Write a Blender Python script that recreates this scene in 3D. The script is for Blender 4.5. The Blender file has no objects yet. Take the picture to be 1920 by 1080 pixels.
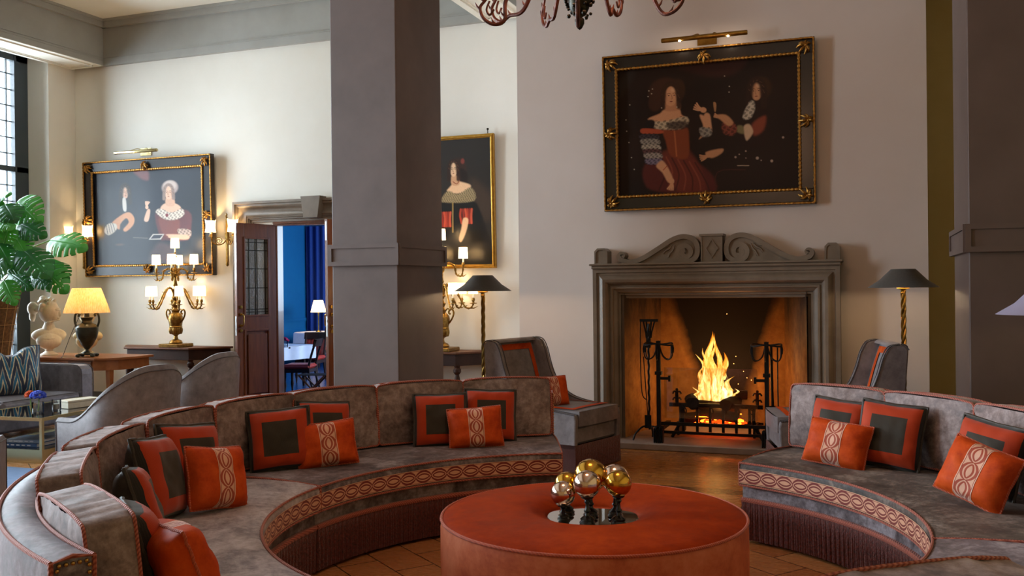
import bpy, bmesh, math, random
import numpy as np
from mathutils import Vector, Matrix, Euler, noise
random.seed(7)
PI = math.pi
R = math.radians
S = bpy.context.scene
COL = S.collection

# ------------------------------------------------------------------ camera
def camera():
    yaw, pitch, roll = R(-20.5561), R(-0.0906), R(0.5957)
    cy, sy = math.cos(yaw), math.sin(yaw)
    fwd = Vector((sy, cy, 0)); right = Vector((cy, -sy, 0)); down = Vector((0, 0, -1))
    cp, sp = math.cos(pitch), math.sin(pitch)
    f2 = fwd*cp - down*sp; d2 = down*cp + fwd*sp
    cr, sr = math.cos(roll), math.sin(roll)
    r3 = right*cr + d2*sr; d3 = -right*sr + d2*cr
    m = Matrix((r3, -d3, -f2)).transposed().to_4x4()
    m.translation = Vector((0, 0, 1.5))
    cd = bpy.data.cameras.new('camera'); co = bpy.data.objects.new('camera', cd)
    COL.objects.link(co); co.matrix_world = m
    cd.sensor_width = 36; cd.lens = 1773.33/1920*36; cd.clip_end = 200; cd.clip_start = .05
    S.camera = co
camera()

# ------------------------------------------------------------------ world, exposure, daylight
w = bpy.data.worlds.new('world'); S.world = w; w.use_nodes = True
bg = w.node_tree.nodes['Background']
bg.inputs[0].default_value = (.80, .93, 1.0, 1); bg.inputs[1].default_value = 2.0
S.view_settings.view_transform = 'Standard'; S.view_settings.look = 'None'
S.view_settings.exposure = 0.7; S.view_settings.gamma = 1
S.view_settings.use_curve_mapping = False
S.cycles.max_bounces = 7; S.cycles.diffuse_bounces = 4; S.cycles.glossy_bounces = 4
S.cycles.transparent_max_bounces = 12; S.cycles.sample_clamp_indirect = 6
S.cycles.caustics_reflective = False; S.cycles.caustics_refractive = False

def area(name, loc, rot, sx, sy, power, col):
    d = bpy.data.lights.new(name, 'AREA'); d.shape = 'RECTANGLE'; d.size = sx; d.size_y = sy
    d.energy = power; d.color = col
    o = bpy.data.objects.new(name, d); COL.objects.link(o); o.location = loc; o.rotation_euler = rot
    return o
def point(name, loc, power, col, r=.03):
    d = bpy.data.lights.new(name, 'POINT'); d.energy = power; d.color = col; d.shadow_soft_size = r
    o = bpy.data.objects.new(name, d); COL.objects.link(o); o.location = loc
    return o
DAY = (.93, .96, 1.0)
# daylight outside the left wall; all windows but the first unseen, added for fill (faces +X into the room)
for y0, y1, p in ((7.35, 9.80, 700), (3.6, 5.9, 1000), (-.4, 1.9, 950), (-3.9, -1.9, 160)):
    area('daylight', (-11.5, (y0+y1)/2, 2.9), (0, R(-90), 0), 4.0, y1-y0+.6, p, DAY)
# warm firelight of the burning logs
point('fire_glow', (-1.36, 9.22, .55), 11, (1, .45, .15), .12)
point('ember_glow', (-1.33, 9.05, .33), 3, (1, .34, .06), .10)

# ------------------------------------------------------------------ materials
def srgb(h):
    h = h.lstrip('#'); c = [int(h[i:i+2], 16)/255 for i in (0, 2, 4)]
    return tuple((x/12.92 if x <= .04045 else ((x+.055)/1.055)**2.4) for x in c) + (1,)
MT = {}
class NT:
    def __init__(s, name):
        s.m = bpy.data.materials.new(name); s.m.use_nodes = True; s.t = s.m.node_tree; s.n = s.t.nodes; s.l = s.t.links
        s.b = s.n['Principled BSDF']; MT[name] = s.m; s.out = s.n['Material Output']
    def N(s, ty, **k):
        n = s.n.new(ty)
        for a, b in k.items():
            if a.startswith('i_'):
                n.inputs[int(a[2:]) if a[2:].isdigit() else a[2:]].default_value = b
            else: setattr(n, a, b)
        return n
    def L(s, a, b): s.l.new(a, b)
    def coord(s, kind='Object', scale=(1, 1, 1)):
        tc = s.N('ShaderNodeTexCoord'); mp = s.N('ShaderNodeMapping'); mp.inputs['Scale'].default_value = scale
        s.L(tc.outputs[kind], mp.inputs[0]); return mp.outputs[0]
    def noise(s, scale, detail=4, rough=.5, vec=None, dist=0):
        n = s.N('ShaderNodeTexNoise'); n.inputs['Scale'].default_value = scale; n.inputs['Detail'].default_value = detail
        n.inputs['Roughness'].default_value = rough; n.inputs['Distortion'].default_value = dist
        s.L(vec if vec is not None else s.coord(), n.inputs['Vector']); return n.outputs['Fac']
    def ramp(s, fac, stops, interp='LINEAR'):
        r = s.N('ShaderNodeValToRGB'); r.color_ramp.interpolation = interp
        e = r.color_ramp.elements
        while len(e) < len(stops): e.new(.5)
        for i, (p, c) in enumerate(stops):
            e[i].position = p; e[i].color = srgb(c) if isinstance(c, str) else (c if len(c) == 4 else (*c, 1))
        s.L(fac, r.inputs[0]); return r.outputs[0]
    def math(s, op, a, b=None, c=None, clamp=False):
        n = s.N('ShaderNodeMath', operation=op); n.use_clamp = clamp
        for i, v in enumerate((a, b, c)):
            if v is None: continue
            if isinstance(v, (int, float)): n.inputs[i].default_value = v
            else: s.L(v, n.inputs[i])
        return n.outputs[0]
    def mix(s, f, a, b, mode='MIX'):
        n = s.N('ShaderNodeMix', data_type='RGBA', blend_type=mode)
        if isinstance(f, (int, float)): n.inputs[0].default_value = f
        else: s.L(f, n.inputs[0])
        for i, v in ((6, a), (7, b)):
            if isinstance(v, str): n.inputs[i].default_value = srgb(v)
            elif isinstance(v, tuple): n.inputs[i].default_value = v
            else: s.L(v, n.inputs[i])
        return n.outputs[2]
    def bump(s, h, st=.2, dist=.01):
        b = s.N('ShaderNodeBump'); b.inputs['Strength'].default_value = st; b.inputs['Distance'].default_value = dist
        s.L(h, b.inputs['Height']); s.L(b.outputs[0], s.b.inputs['Normal'])
    def base(s, c):
        if isinstance(c, str): s.b.inputs['Base Color'].default_value = srgb(c)
        elif isinstance(c, tuple): s.b.inputs['Base Color'].default_value = c
        else: s.L(c, s.b.inputs['Base Color'])
    def set(s, **k):
        for a, v in k.items(): s.b.inputs[{'rough': 'Roughness', 'metal': 'Metallic', 'sheen': 'Sheen Weight', 'sr': 'Sheen Roughness', 'coat': 'Coat Weight', 'ior': 'IOR', 'trans': 'Transmission Weight', 'spec': 'Specular IOR Level'}[a]].default_value = v
        return s
def simple(name, c, rough=.6, metal=0, var=None, scale=6, bump=0, bscale=40, **k):
    t = NT(name); t.set(rough=rough, metal=metal, **k)
    if var: t.base(t.ramp(t.noise(scale, 5, .6), [(.3, c), (.7, var)]))
    else: t.base(c)
    if bump: t.bump(t.noise(bscale, 4, .6), bump)
    return t.m
def emis(name, c, st, base='#ffffff'):
    t = NT(name); t.base(base); t.b.inputs['Emission Color'].default_value = srgb(c); t.b.inputs['Emission Strength'].default_value = st
    t.set(rough=.8); return t.m

simple('plaster', '#e9e4da', .9, var='#e3ddd1', scale=1.3, bump=.08, bscale=5)
simple('plaster_breast', '#d6c9c1', .9, var='#cfc0b6', scale=.9, bump=.05, bscale=4)
simple('ceiling_paint', '#eae6da', .9, var='#e2ddcf', scale=1)
simple('beam_paint', '#a3a29c', .75, var='#999790', scale=2, bump=.05, bscale=6)
simple('pillar_stucco_shaded', '#52413b', .45, var='#463630', scale=2.2, bump=.1, bscale=9)  # pillar stucco darkened: weak light on the right pillar put into the colour
simple('pillar_stucco', '#6a5b57', .6, var='#5a4d49', scale=2.2, bump=.12, bscale=9)
simple('olive_dim_wall', '#cdb98a', .85, var='#c2ab76', scale=1.2)  # wall toned olive-brown: the alcove's dim light put into the colour
simple('stone', '#837464', .5, var='#6d5f50', scale=5, bump=.15, bscale=30)
simple('blue_paint', '#1176b0', .6, var='#0f6aa4', scale=1)
simple('blue_curtain', '#123c8c', .8)
simple('skirting', '#74777a', .5)
simple('window_metal', '#3d474e', .4)
simple('lead', '#20262b', .5)
simple('firewall_plain', '#9c7038', .9, var='#6e4a22', scale=5, bump=.3, bscale=14)
simple('hearth_stone', '#94857a', .6, var='#7d6d62', scale=6, bump=.1)
simple('iron', '#151311', .45, metal=.6, bump=.2, bscale=60)
simple('log', '#2a1c13', .9, var='#0d0907', scale=20, bump=.6, bscale=30)
simple('brass', '#b8924a', .28, metal=1, var='#8c6a30', scale=14, bump=.1, bscale=50)
simple('bronze_gold', '#a08045', .35, metal=1, var='#6a4c22', scale=30, bump=.3, bscale=50)
simple('table_brass', '#cdbd8c', .25, metal=1)
simple('steel', '#b8b8b8', .3, metal=1)
simple('gilt', '#c08f45', .4, metal=.9, var='#7a4f20', scale=50, bump=.4, bscale=80)
simple('frame_black', '#17110f', .28, var='#221a17', scale=8, spec=.6)
simple('frame_gold', '#c79a45', .35, metal=.8, var='#a87c2e', scale=20)
simple('walnut', '#6a4228', .5, var='#4c2b18', scale=7, bump=.05, spec=.3)
simple('dark_wood', '#3a2116', .55, var='#28140c', scale=7, spec=.25)
simple('marquetry', '#a5693a', .35, var='#83502a', scale=8)
simple('rust_metal', '#5a2a17', .5, metal=.5, var='#331408', scale=25, bump=.3, bscale=60)
simple('dark_bronze', '#2f2a1e', .4, metal=.8, var='#1d1a13', scale=20)
simple('marble_bust', '#e2d8c8', .6, var='#bfae98', scale=7, bump=.15, bscale=30)
simple('stone_cream', '#d9cba4', .7, var='#b8a678', scale=6, bump=.15, bscale=20)
simple('urn_metal', '#4a4a3c', .35, metal=.6, var='#2c2b22', scale=9)
simple('terracotta', '#8a4f35', .8, var='#6b3a26', scale=8)
simple('coir', '#7d5c3c', .95, var='#4e3826', scale=30, bump=.8, bscale=60)
simple('wire', '#b08a55', .5)
simple('white_cloth', '#e8e9f2', .9, var='#d8dae8', scale=6)
simple('white_ceramic', '#efeee9', .3)
simple('red_leather', '#c2412c', .45, var='#a83423', scale=6, bump=.1)
simple('black_glaze', '#0c0b0a', .22, bump=.25, bscale=50)
simple('orange_flower', '#d9622d', .8)
simple('blue_flower', '#4a62d8', .8, var='#2f45b0', scale=40)
simple('pink_flower', '#b0124f', .8)
simple('leaf_stem', '#6f8f3a', .5)
simple('wax', '#f0ece0', .5)
simple('box_bone', '#e9e2cf', .5, var='#dcd2b9', scale=40)
simple('page', '#d9d6cc', .8)
simple('blue_cover', '#3f5f90', .4)
simple('navy_cover', '#15294d', .35)
simple('print_cover', '#c3cfdc', .4, var='#6f8aa8', scale=9)
simple('cover_type', '#dfe4ea', .5)
simple('blue_rug', '#6f86a8', .95, var='#61799c', scale=20)
simple('blue_floor', '#1d4f86', .25, var='#143d6c', scale=5)
simple('dark_fabric', '#2b2623', .8)
simple('shade_black', '#3a352f', .55, var='#2c2823', scale=60)
simple('shade_lining', '#efe3c8', .8)
simple('lilac_shade', '#8a8296', .8)
simple('cord_black', '#26211f', .7)
simple('nail_brass', '#a9834a', .3, metal=1)
emis('bulb', '#ffd9a0', 30)
emis('ember', '#ff5a10', 9, '#301008')
emis('ember_deep', '#d02a04', 3, '#200804')
emis('chandelier_shade', '#ff7a48', 3.0, '#c0583a')
emis('spark', '#ff9a40', 12)

def shade(name, c, em, st, c2=None):
    t = NT(name); t.base(t.ramp(t.noise(3, 2, .5, t.coord('Object', (26, 26, .4))), [(.35, c), (.65, c2 or '#fff4dc')]))
    tr = t.N('ShaderNodeBsdfTranslucent'); tr.inputs[0].default_value = srgb(c)
    mx = t.N('ShaderNodeMixShader'); mx.inputs[0].default_value = .5
    t.b.inputs['Emission Color'].default_value = srgb(em); t.b.inputs['Emission Strength'].default_value = st
    t.set(rough=.9); t.L(t.b.outputs[0], mx.inputs[1]); t.L(tr.outputs[0], mx.inputs[2]); t.L(mx.outputs[0], t.out.inputs[0])
    return t.m
shade('candle_shade', '#fff0d6', '#ffdfa8', 1.5)
shade('sconce_shade', '#ffefd2', '#ffdc9e', 1.6)
shade('pleated_shade', '#dba668', '#ffbc70', .3, '#fbe6c2')
shade('dining_shade', '#f6dcb0', '#ffcf80', 1.5)

def glass(name, tint='#ffffff', refl=.12):
    t = NT(name); tr = t.N('ShaderNodeBsdfTransparent'); tr.inputs[0].default_value = srgb(tint)
    gl = t.N('ShaderNodeBsdfGlossy'); gl.inputs['Roughness'].default_value = .03
    fr = t.N('ShaderNodeFresnel'); fr.inputs[0].default_value = 1.45
    f = t.math('ADD', t.math('MULTIPLY', fr.outputs[0], .9+refl), refl*.3)
    mx = t.N('ShaderNodeMixShader'); t.L(f, mx.inputs[0]); t.L(tr.outputs[0], mx.inputs[1]); t.L(gl.outputs[0], mx.inputs[2])
    t.L(mx.outputs[0], t.out.inputs[0]); return t.m
glass('pane_glass', '#f4fbff'); glass('clear_glass', '#f6fafc', .3); glass('smoked_glass', '#3d3f40', .5)
def textured_glass():
    t = NT('textured_glass'); tr = t.N('ShaderNodeBsdfTransparent'); tr.inputs[0].default_value = srgb('#c9c4b8')
    t.base('#8f8a80'); t.set(rough=.15, spec=.8); t.bump(t.noise(60, 2), .6)
    mx = t.N('ShaderNodeMixShader'); mx.inputs[0].default_value = .55
    t.L(tr.outputs[0], mx.inputs[1]); t.L(t.b.outputs[0], mx.inputs[2]); t.L(mx.outputs[0], t.out.inputs[0])
textured_glass()
def mirror(name, c, r=.02):
    t = NT(name); t.base(c); t.set(rough=r, metal=1)
mirror('mirror', '#e8e8e4'); 
def leafball(name, a, b, rough):
    t = NT(name); t.base(t.ramp(t.noise(9, 5, .7), [(.35, a), (.7, b)])); t.set(metal=1, rough=rough)
leafball('gold_ball', '#d8a745', '#b98a35', .16); leafball('silver_ball', '#e6cdbb', '#c9a793', .15)

def velvet(name, c1, c2, c3, rough=.55, sheen=.35, sc=5, bs=.25):
    t = NT(name); co = t.coord()
    a = t.noise(sc, 6, .65, co, .6); b = t.noise(sc*6, 5, .7, co)
    f = t.math('ADD', t.math('MULTIPLY', a, .62), t.math('MULTIPLY', b, .38))
    t.base(t.ramp(f, [(.39, c1), (.5, c2), (.63, c3)]))
    t.L(t.math('MULTIPLY_ADD', a, .5, rough-.22), t.b.inputs['Roughness'])
    t.set(sheen=sheen, sr=.35, spec=.35); t.b.inputs['Sheen Tint'].default_value = srgb(c3)
    h = t.math('ADD', t.noise(2.2, 3, .5, co, 1.5), t.math('MULTIPLY', t.noise(26, 3, .6, co), .12))
    t.bump(h, bs, .03); return t.m
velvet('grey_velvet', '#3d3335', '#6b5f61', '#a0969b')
velvet('seat_velvet_lit', '#70666a', '#a4999c', '#c6bfc4')  # same velvet lightened: window light on the near-left seat put into the colour
velvet('seat_velvet_shaded', '#302722', '#50443d', '#85776d')  # same velvet darkened: shade on the right-hand seat put into the colour
velvet('ottoman_side_lit', '#b2532f', '#c8683f', '#d67c55', rough=.6, sheen=.5, sc=3, bs=.1)  # lighter copy of the ottoman's velvet: light and sheen on its side painted in
velvet('cushion_velvet', '#54433f', '#7d6964', '#a5938f')
velvet('chair_velvet', '#675f60', '#7b7374', '#8b8485', sc=3, bs=.1)
velvet('far_velvet', '#625d60', '#767176', '#888388', sc=3, bs=.1)
velvet('rust_velvet', '#a8360a', '#bf4510', '#d0551c', rough=.6, sheen=.2, sc=4, bs=.3)
velvet('ottoman_velvet', '#822604', '#942f05', '#a83c09', rough=.6, sheen=.25, sc=2.2, bs=.12)
velvet('brown_velvet', '#2e2620', '#3c332a', '#4b4136', sheen=.2)
MT['ottoman_velvet'].node_tree.nodes['Principled BSDF'].inputs['Specular IOR Level'].default_value = .08
MT['rust_velvet'].node_tree.nodes['Principled BSDF'].inputs['Specular IOR Level'].default_value = .15
def wavy(name, a, b, freq):
    t = NT(name); uv = t.coord('UV')
    wv = t.N('ShaderNodeTexWave'); wv.inputs['Scale'].default_value = freq; wv.inputs['Distortion'].default_value = 1.0
    t.L(uv, wv.inputs[0]); t.base(t.mix(wv.outputs['Fac'], a, b)); t.set(rough=.75, sheen=.2)
    t.bump(wv.outputs['Fac'], .4, .004); return t.m
def pipe_mat(name, a, b):
    t = NT(name); co = t.coord()
    wv = t.N('ShaderNodeTexWave'); wv.bands_direction = 'DIAGONAL'; wv.inputs['Scale'].default_value = 40; t.L(co, wv.inputs[0])
    t.base(t.mix(wv.outputs['Fac'], a, b)); t.set(rough=.7, sheen=.2); t.bump(wv.outputs['Fac'], .5, .003)
pipe_mat('rust_piping', '#7d2c1a', '#b06048'); pipe_mat('grey_piping', '#3a3334', '#4a4244')
pipe_mat('rust_cord', '#a33f18', '#b9502a')
def fringe_mat():
    t = NT('fringe'); co = t.coord('UV', (1, .15, 1))
    f = t.noise(90, 3, .6, co); t.base(t.ramp(f, [(.3, '#37100a'), (.55, '#5c1c12'), (.75, '#742a1e')]))
    t.set(rough=.7, sheen=.3); t.bump(f, .8, .01)
fringe_mat()
def chain(name, ground, ink, pale, Lk, A):
    # interlaced chain ribbon: u runs along the ribbon in metres, v across (-.5..+.5)
    t = NT(name); uv = t.N('ShaderNodeUVMap'); sp = t.N('ShaderNodeSeparateXYZ'); t.L(uv.outputs[0], sp.inputs[0])
    u, v = sp.outputs[0], sp.outputs[1]
    av = t.math('ABSOLUTE', v)
    s_ = t.math('ABSOLUTE', t.math('SINE', t.math('MULTIPLY', u, PI/Lk)))
    s_ = t.math('POWER', s_, .55)
    e = t.math('DIVIDE', av, t.math('ADD', t.math('MULTIPLY', s_, A), .001))
    def band(lo, hi, x): return t.math('MULTIPLY', t.math('GREATER_THAN', x, lo), t.math('LESS_THAN', x, hi))
    As = t.math('MULTIPLY', s_, A); d = t.math('SUBTRACT', av, As)
    m = t.math('LESS_THAN', t.math('ABSOLUTE', d), .072)
    inn = t.math('MULTIPLY', t.math('LESS_THAN', t.math('ABSOLUTE', t.math('ADD', d, .20)), .052), t.math('GREATER_THAN', As, .19))
    m = t.math('MAXIMUM', m, inn)
    m = t.math('MAXIMUM', m, band(.425, .46, av))
    c = t.mix(m, ground, ink); c = t.mix(t.math('MULTIPLY', band(.46, .60, av), 1.0), c, pale)
    t.base(c); t.set(rough=.7, sheen=.2); t.bump(m, .5, .003)
chain('trim_ribbon', '#d09a7a', '#741c12', '#d9a884', .105, .385)
chain('pillow_ribbon', '#d9a488', '#a03c1c', '#e2b79c', .085, .385)
def framed_mat():
    t = NT('framed_pillow'); uv = t.N('ShaderNodeUVMap'); sp = t.N('ShaderNodeSeparateXYZ'); t.L(uv.outputs[0], sp.inputs[0])
    ax = t.math('ABSOLUTE', t.math('SUBTRACT', sp.outputs[0], .5)); ay = t.math('ABSOLUTE', t.math('SUBTRACT', sp.outputs[1], .5))
    d = t.math('MAXIMUM', ax, ay)
    c = t.ramp(d, [(0, '#3d352a'), (.275, '#3d352a'), (.2755, '#bb3c12'), (.455, '#bb3c12'), (.4555, '#2b2520'), (1, '#2b2520')], 'CONSTANT')
    c = t.mix(t.math('MULTIPLY', t.noise(8, 5, .6, t.coord('Object'), .5), .35), c, '#000000')
    t.base(c); t.set(rough=.6, sheen=.2, spec=.15)
    wv = t.N('ShaderNodeTexWave'); wv.inputs['Scale'].default_value = 30; t.L(t.coord('UV'), wv.inputs[0])
    t.bump(t.math('ADD', t.noise(3, 3, .5, t.coord('Object'), 1), t.math('MULTIPLY', wv.outputs['Fac'], .05)), .35, .02)
framed_mat()
def ikat():
    t = NT('ikat'); uv = t.N('ShaderNodeUVMap'); sp = t.N('ShaderNodeSeparateXYZ'); t.L(uv.outputs[0], sp.inputs[0])
    nz = t.noise(14, 3, .6, t.coord('UV', (1, .2, 1)))
    u = t.math('ADD', sp.outputs[0], t.math('MULTIPLY', t.math('SUBTRACT', nz, .5), .06))
    zig = t.math('PINGPONG', t.math('MULTIPLY', u, 4.5), .5)
    f = t.math('FRACT', t.math('ADD', t.math('MULTIPLY', sp.outputs[1], 1.7), t.math('MULTIPLY', zig, -2.2)))
    c = t.ramp(f, [(0, '#0d2440'), (.25, '#0d2440'), (.33, '#d8c9a4'), (.42, '#d8c9a4'), (.46, '#12688a'), (.75, '#0f5878'), (.82, '#c9bb98'), (.88, '#0d2440')], 'LINEAR')
    t.base(c); t.set(rough=.6, sheen=.3)
ikat()
def floor_mat():
    t = NT('parquet'); tc = t.N('ShaderNodeTexCoord'); sp = t.N('ShaderNodeSeparateXYZ'); t.L(tc.outputs['Object'], sp.inputs[0])
    def brick(rot, sx, sy, mort, sc=1):
        mp = t.N('ShaderNodeMapping'); mp.inputs['Rotation'].default_value = (0, 0, rot); t.L(tc.outputs['Object'], mp.inputs[0])
        b = t.N('ShaderNodeTexBrick'); b.inputs['Scale'].default_value = 1; b.inputs['Brick Width'].default_value = sx; b.inputs['Row Height'].default_value = sy
        b.inputs['Mortar Size'].default_value = mort; b.inputs['Bias'].default_value = 0
        b.inputs['Color1'].default_value = srgb('#95592c'); b.inputs['Color2'].default_value = srgb('#b37438'); b.inputs['Mortar'].default_value = srgb('#3a2010')
        t.L(mp.outputs[0], b.inputs[0]); return b
    far = brick(0, 1.6, .09, .0025); near = brick(R(38), .46, .23, .004)
    near.inputs['Color1'].default_value = srgb('#b06c3c'); near.inputs['Color2'].default_value = srgb('#c98a55')
    inside = t.math('LESS_THAN', sp.outputs[1], 6.85)
    strip = t.math('MULTIPLY', t.math('GREATER_THAN', sp.outputs[1], 6.85), t.math('LESS_THAN', sp.outputs[1], 7.02))
    c = t.mix(inside, far.outputs[0], near.outputs[0]); c = t.mix(strip, c, '#5b3a22')
    gr = t.noise(7, 5, .7, t.coord('Object', (1, 14, 1)))
    c = t.mix(t.math('MULTIPLY', gr, .45), c, '#5a3012'); t.base(c)
    h = t.mix(inside, far.outputs[1], near.outputs[1])
    t.L(t.math('MULTIPLY_ADD', gr, .3, .12), t.b.inputs['Roughness'])
    t.bump(t.math('ADD', t.math('MULTIPLY', h, -.6), t.math('MULTIPLY', t.noise(5, 4, .6, t.coord('Object', (1, 6, 1))), .9)), .35, .01)
floor_mat()
def firewall_mat():
    # plaster lit by the fire; the soot has its own funnel shape that stays put
    t = NT('sooty_firewall'); tc = t.N('ShaderNodeTexCoord'); sp = t.N('ShaderNodeSeparateXYZ'); t.L(tc.outputs['Object'], sp.inputs[0])
    x, z = sp.outputs[0], sp.outputs[2]
    nz = t.noise(3.5, 5, .6)
    ax = t.math('ABSOLUTE', t.math('ADD', x, 1.36))
    wdt = t.math('MULTIPLY_ADD', z, .30, .06)
    wdt = t.math('ADD', wdt, t.math('MULTIPLY', t.math('SUBTRACT', nz, .5), .12))
    f = t.math('DIVIDE', t.math('SUBTRACT', ax, wdt), .10, clamp=True)
    top = t.math('DIVIDE', t.math('SUBTRACT', 1.42, z), .3, clamp=True)
    f = t.math('MULTIPLY', f, t.math('MULTIPLY_ADD', top, .8, .2))
    c = t.mix(f, '#120b07', t.ramp(t.noise(6, 6, .7), [(.3, '#7a5024'), (.7, '#a5783c')]))
    t.base(c); t.set(rough=.95); t.bump(t.noise(9, 5, .7), .4, .02)
firewall_mat()
def cheek_mat():
    # side walls: darker towards the flue, with a noisy edge
    t = NT('firewall'); tc = t.N('ShaderNodeTexCoord'); sp = t.N('ShaderNodeSeparateXYZ'); t.L(tc.outputs['Object'], sp.inputs[0])
    f = t.math('ADD', t.math('MULTIPLY', sp.outputs[2], -1.1), t.math('MULTIPLY_ADD', t.noise(3, 5, .7, t.coord('Object', (1.5, 1.5, .6))), 1.1, 1.0), clamp=True)
    c = t.mix(f, '#20140b', t.ramp(t.noise(7, 6, .7), [(.3, '#6e4720'), (.7, '#a87c40')])); t.base(c); t.set(rough=.95); t.bump(t.noise(9, 5, .7), .4, .02)
cheek_mat()
def flame_mat():
    t = NT('flame'); tc = t.N('ShaderNodeTexCoord'); sp = t.N('ShaderNodeSeparateXYZ'); t.L(tc.outputs['Object'], sp.inputs[0])
    lw = t.N('ShaderNodeLayerWeight'); lw.inputs[0].default_value = .5
    core = t.math('SUBTRACT', 1.0, lw.outputs['Facing'])
    hgt = t.math('DIVIDE', sp.outputs[2], .62)
    nz = t.noise(9, 4, .7, t.coord('Object', (1.6, 1.6, .45)), .8)
    heat = t.math('ADD', t.math('MULTIPLY', core, .75), t.math('MULTIPLY', t.math('SUBTRACT', nz, .5), 1.1))
    heat = t.math('SUBTRACT', heat, t.math('MULTIPLY', hgt, .22))
    c = t.ramp(heat, [(0, '#7a1c02'), (.2, '#ff5a06'), (.46, '#ff9a22'), (.72, '#ffd878'), (1, '#fff6d8')])
    em = t.N('ShaderNodeEmission'); t.L(c, em.inputs[0]); t.L(t.math('MULTIPLY_ADD', heat, 1.7, .15), em.inputs[1])
    tr = t.N('ShaderNodeBsdfTransparent'); mx = t.N('ShaderNodeMixShader')
    a = t.math('MULTIPLY', t.math('SUBTRACT', heat, .10), 1.9, clamp=True)
    t.L(a, mx.inputs[0]); t.L(tr.outputs[0], mx.inputs[1]); t.L(em.outputs[0], mx.inputs[2]); t.L(mx.outputs[0], t.out.inputs[0])
flame_mat()
def leaf_mat(name, a, b):
    t = NT(name); t.base(t.ramp(t.noise(5, 3), [(.3, a), (.7, b)])); t.set(rough=.3, spec=.6)
    tr = t.N('ShaderNodeBsdfTranslucent'); tr.inputs[0].default_value = srgb('#6fae2c')
    mx = t.N('ShaderNodeMixShader'); mx.inputs[0].default_value = .28
    t.L(t.b.outputs[0], mx.inputs[1]); t.L(tr.outputs[0], mx.inputs[2]); t.L(mx.outputs[0], t.out.inputs[0])
leaf_mat('leaf_light', '#3f9a3a', '#5cb046'); leaf_mat('leaf_dark', '#1c5a30', '#2c7a3c')
def wood_grain(name, a, b, ax=(1, 1, .1)):
    t = NT(name); f = t.noise(22, 5, .65, t.coord('Object', ax), .4)
    t.base(t.ramp(f, [(.3, a), (.7, b)])); t.set(rough=.32, coat=.2); t.bump(f, .08)
wood_grain('door_wood', '#5c2f18', '#7b4526')
def canvas_mat(name, rough):
    t = NT(name); a = t.N('ShaderNodeVertexColor'); a.layer_name = 'paint'; t.L(a.outputs[0], t.b.inputs['Base Color'])
    t.set(rough=rough, spec=.5); t.bump(t.noise(40, 4, .6), .08, .004)
canvas_mat('oil_paint', .32); canvas_mat('oil_paint_matt', .5)
MT['oil_paint_matt'].node_tree.nodes['Principled BSDF'].inputs['Specular IOR Level'].default_value = .2
def dark_shade():
    t = NT('coolie_shade'); t.base(t.ramp(t.noise(60, 3), [(.3, '#37322c'), (.7, '#4a443c')])); t.set(rough=.5, sheen=.3)
    tr = t.N('ShaderNodeBsdfTranslucent'); tr.inputs[0].default_value = srgb('#8a7a60')
    mx = t.N('ShaderNodeMixShader'); mx.inputs[0].default_value = .35
    t.L(t.b.outputs[0], mx.inputs[1]); t.L(tr.outputs[0], mx.inputs[2]); t.L(mx.outputs[0], t.out.inputs[0])
dark_shade()

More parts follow.
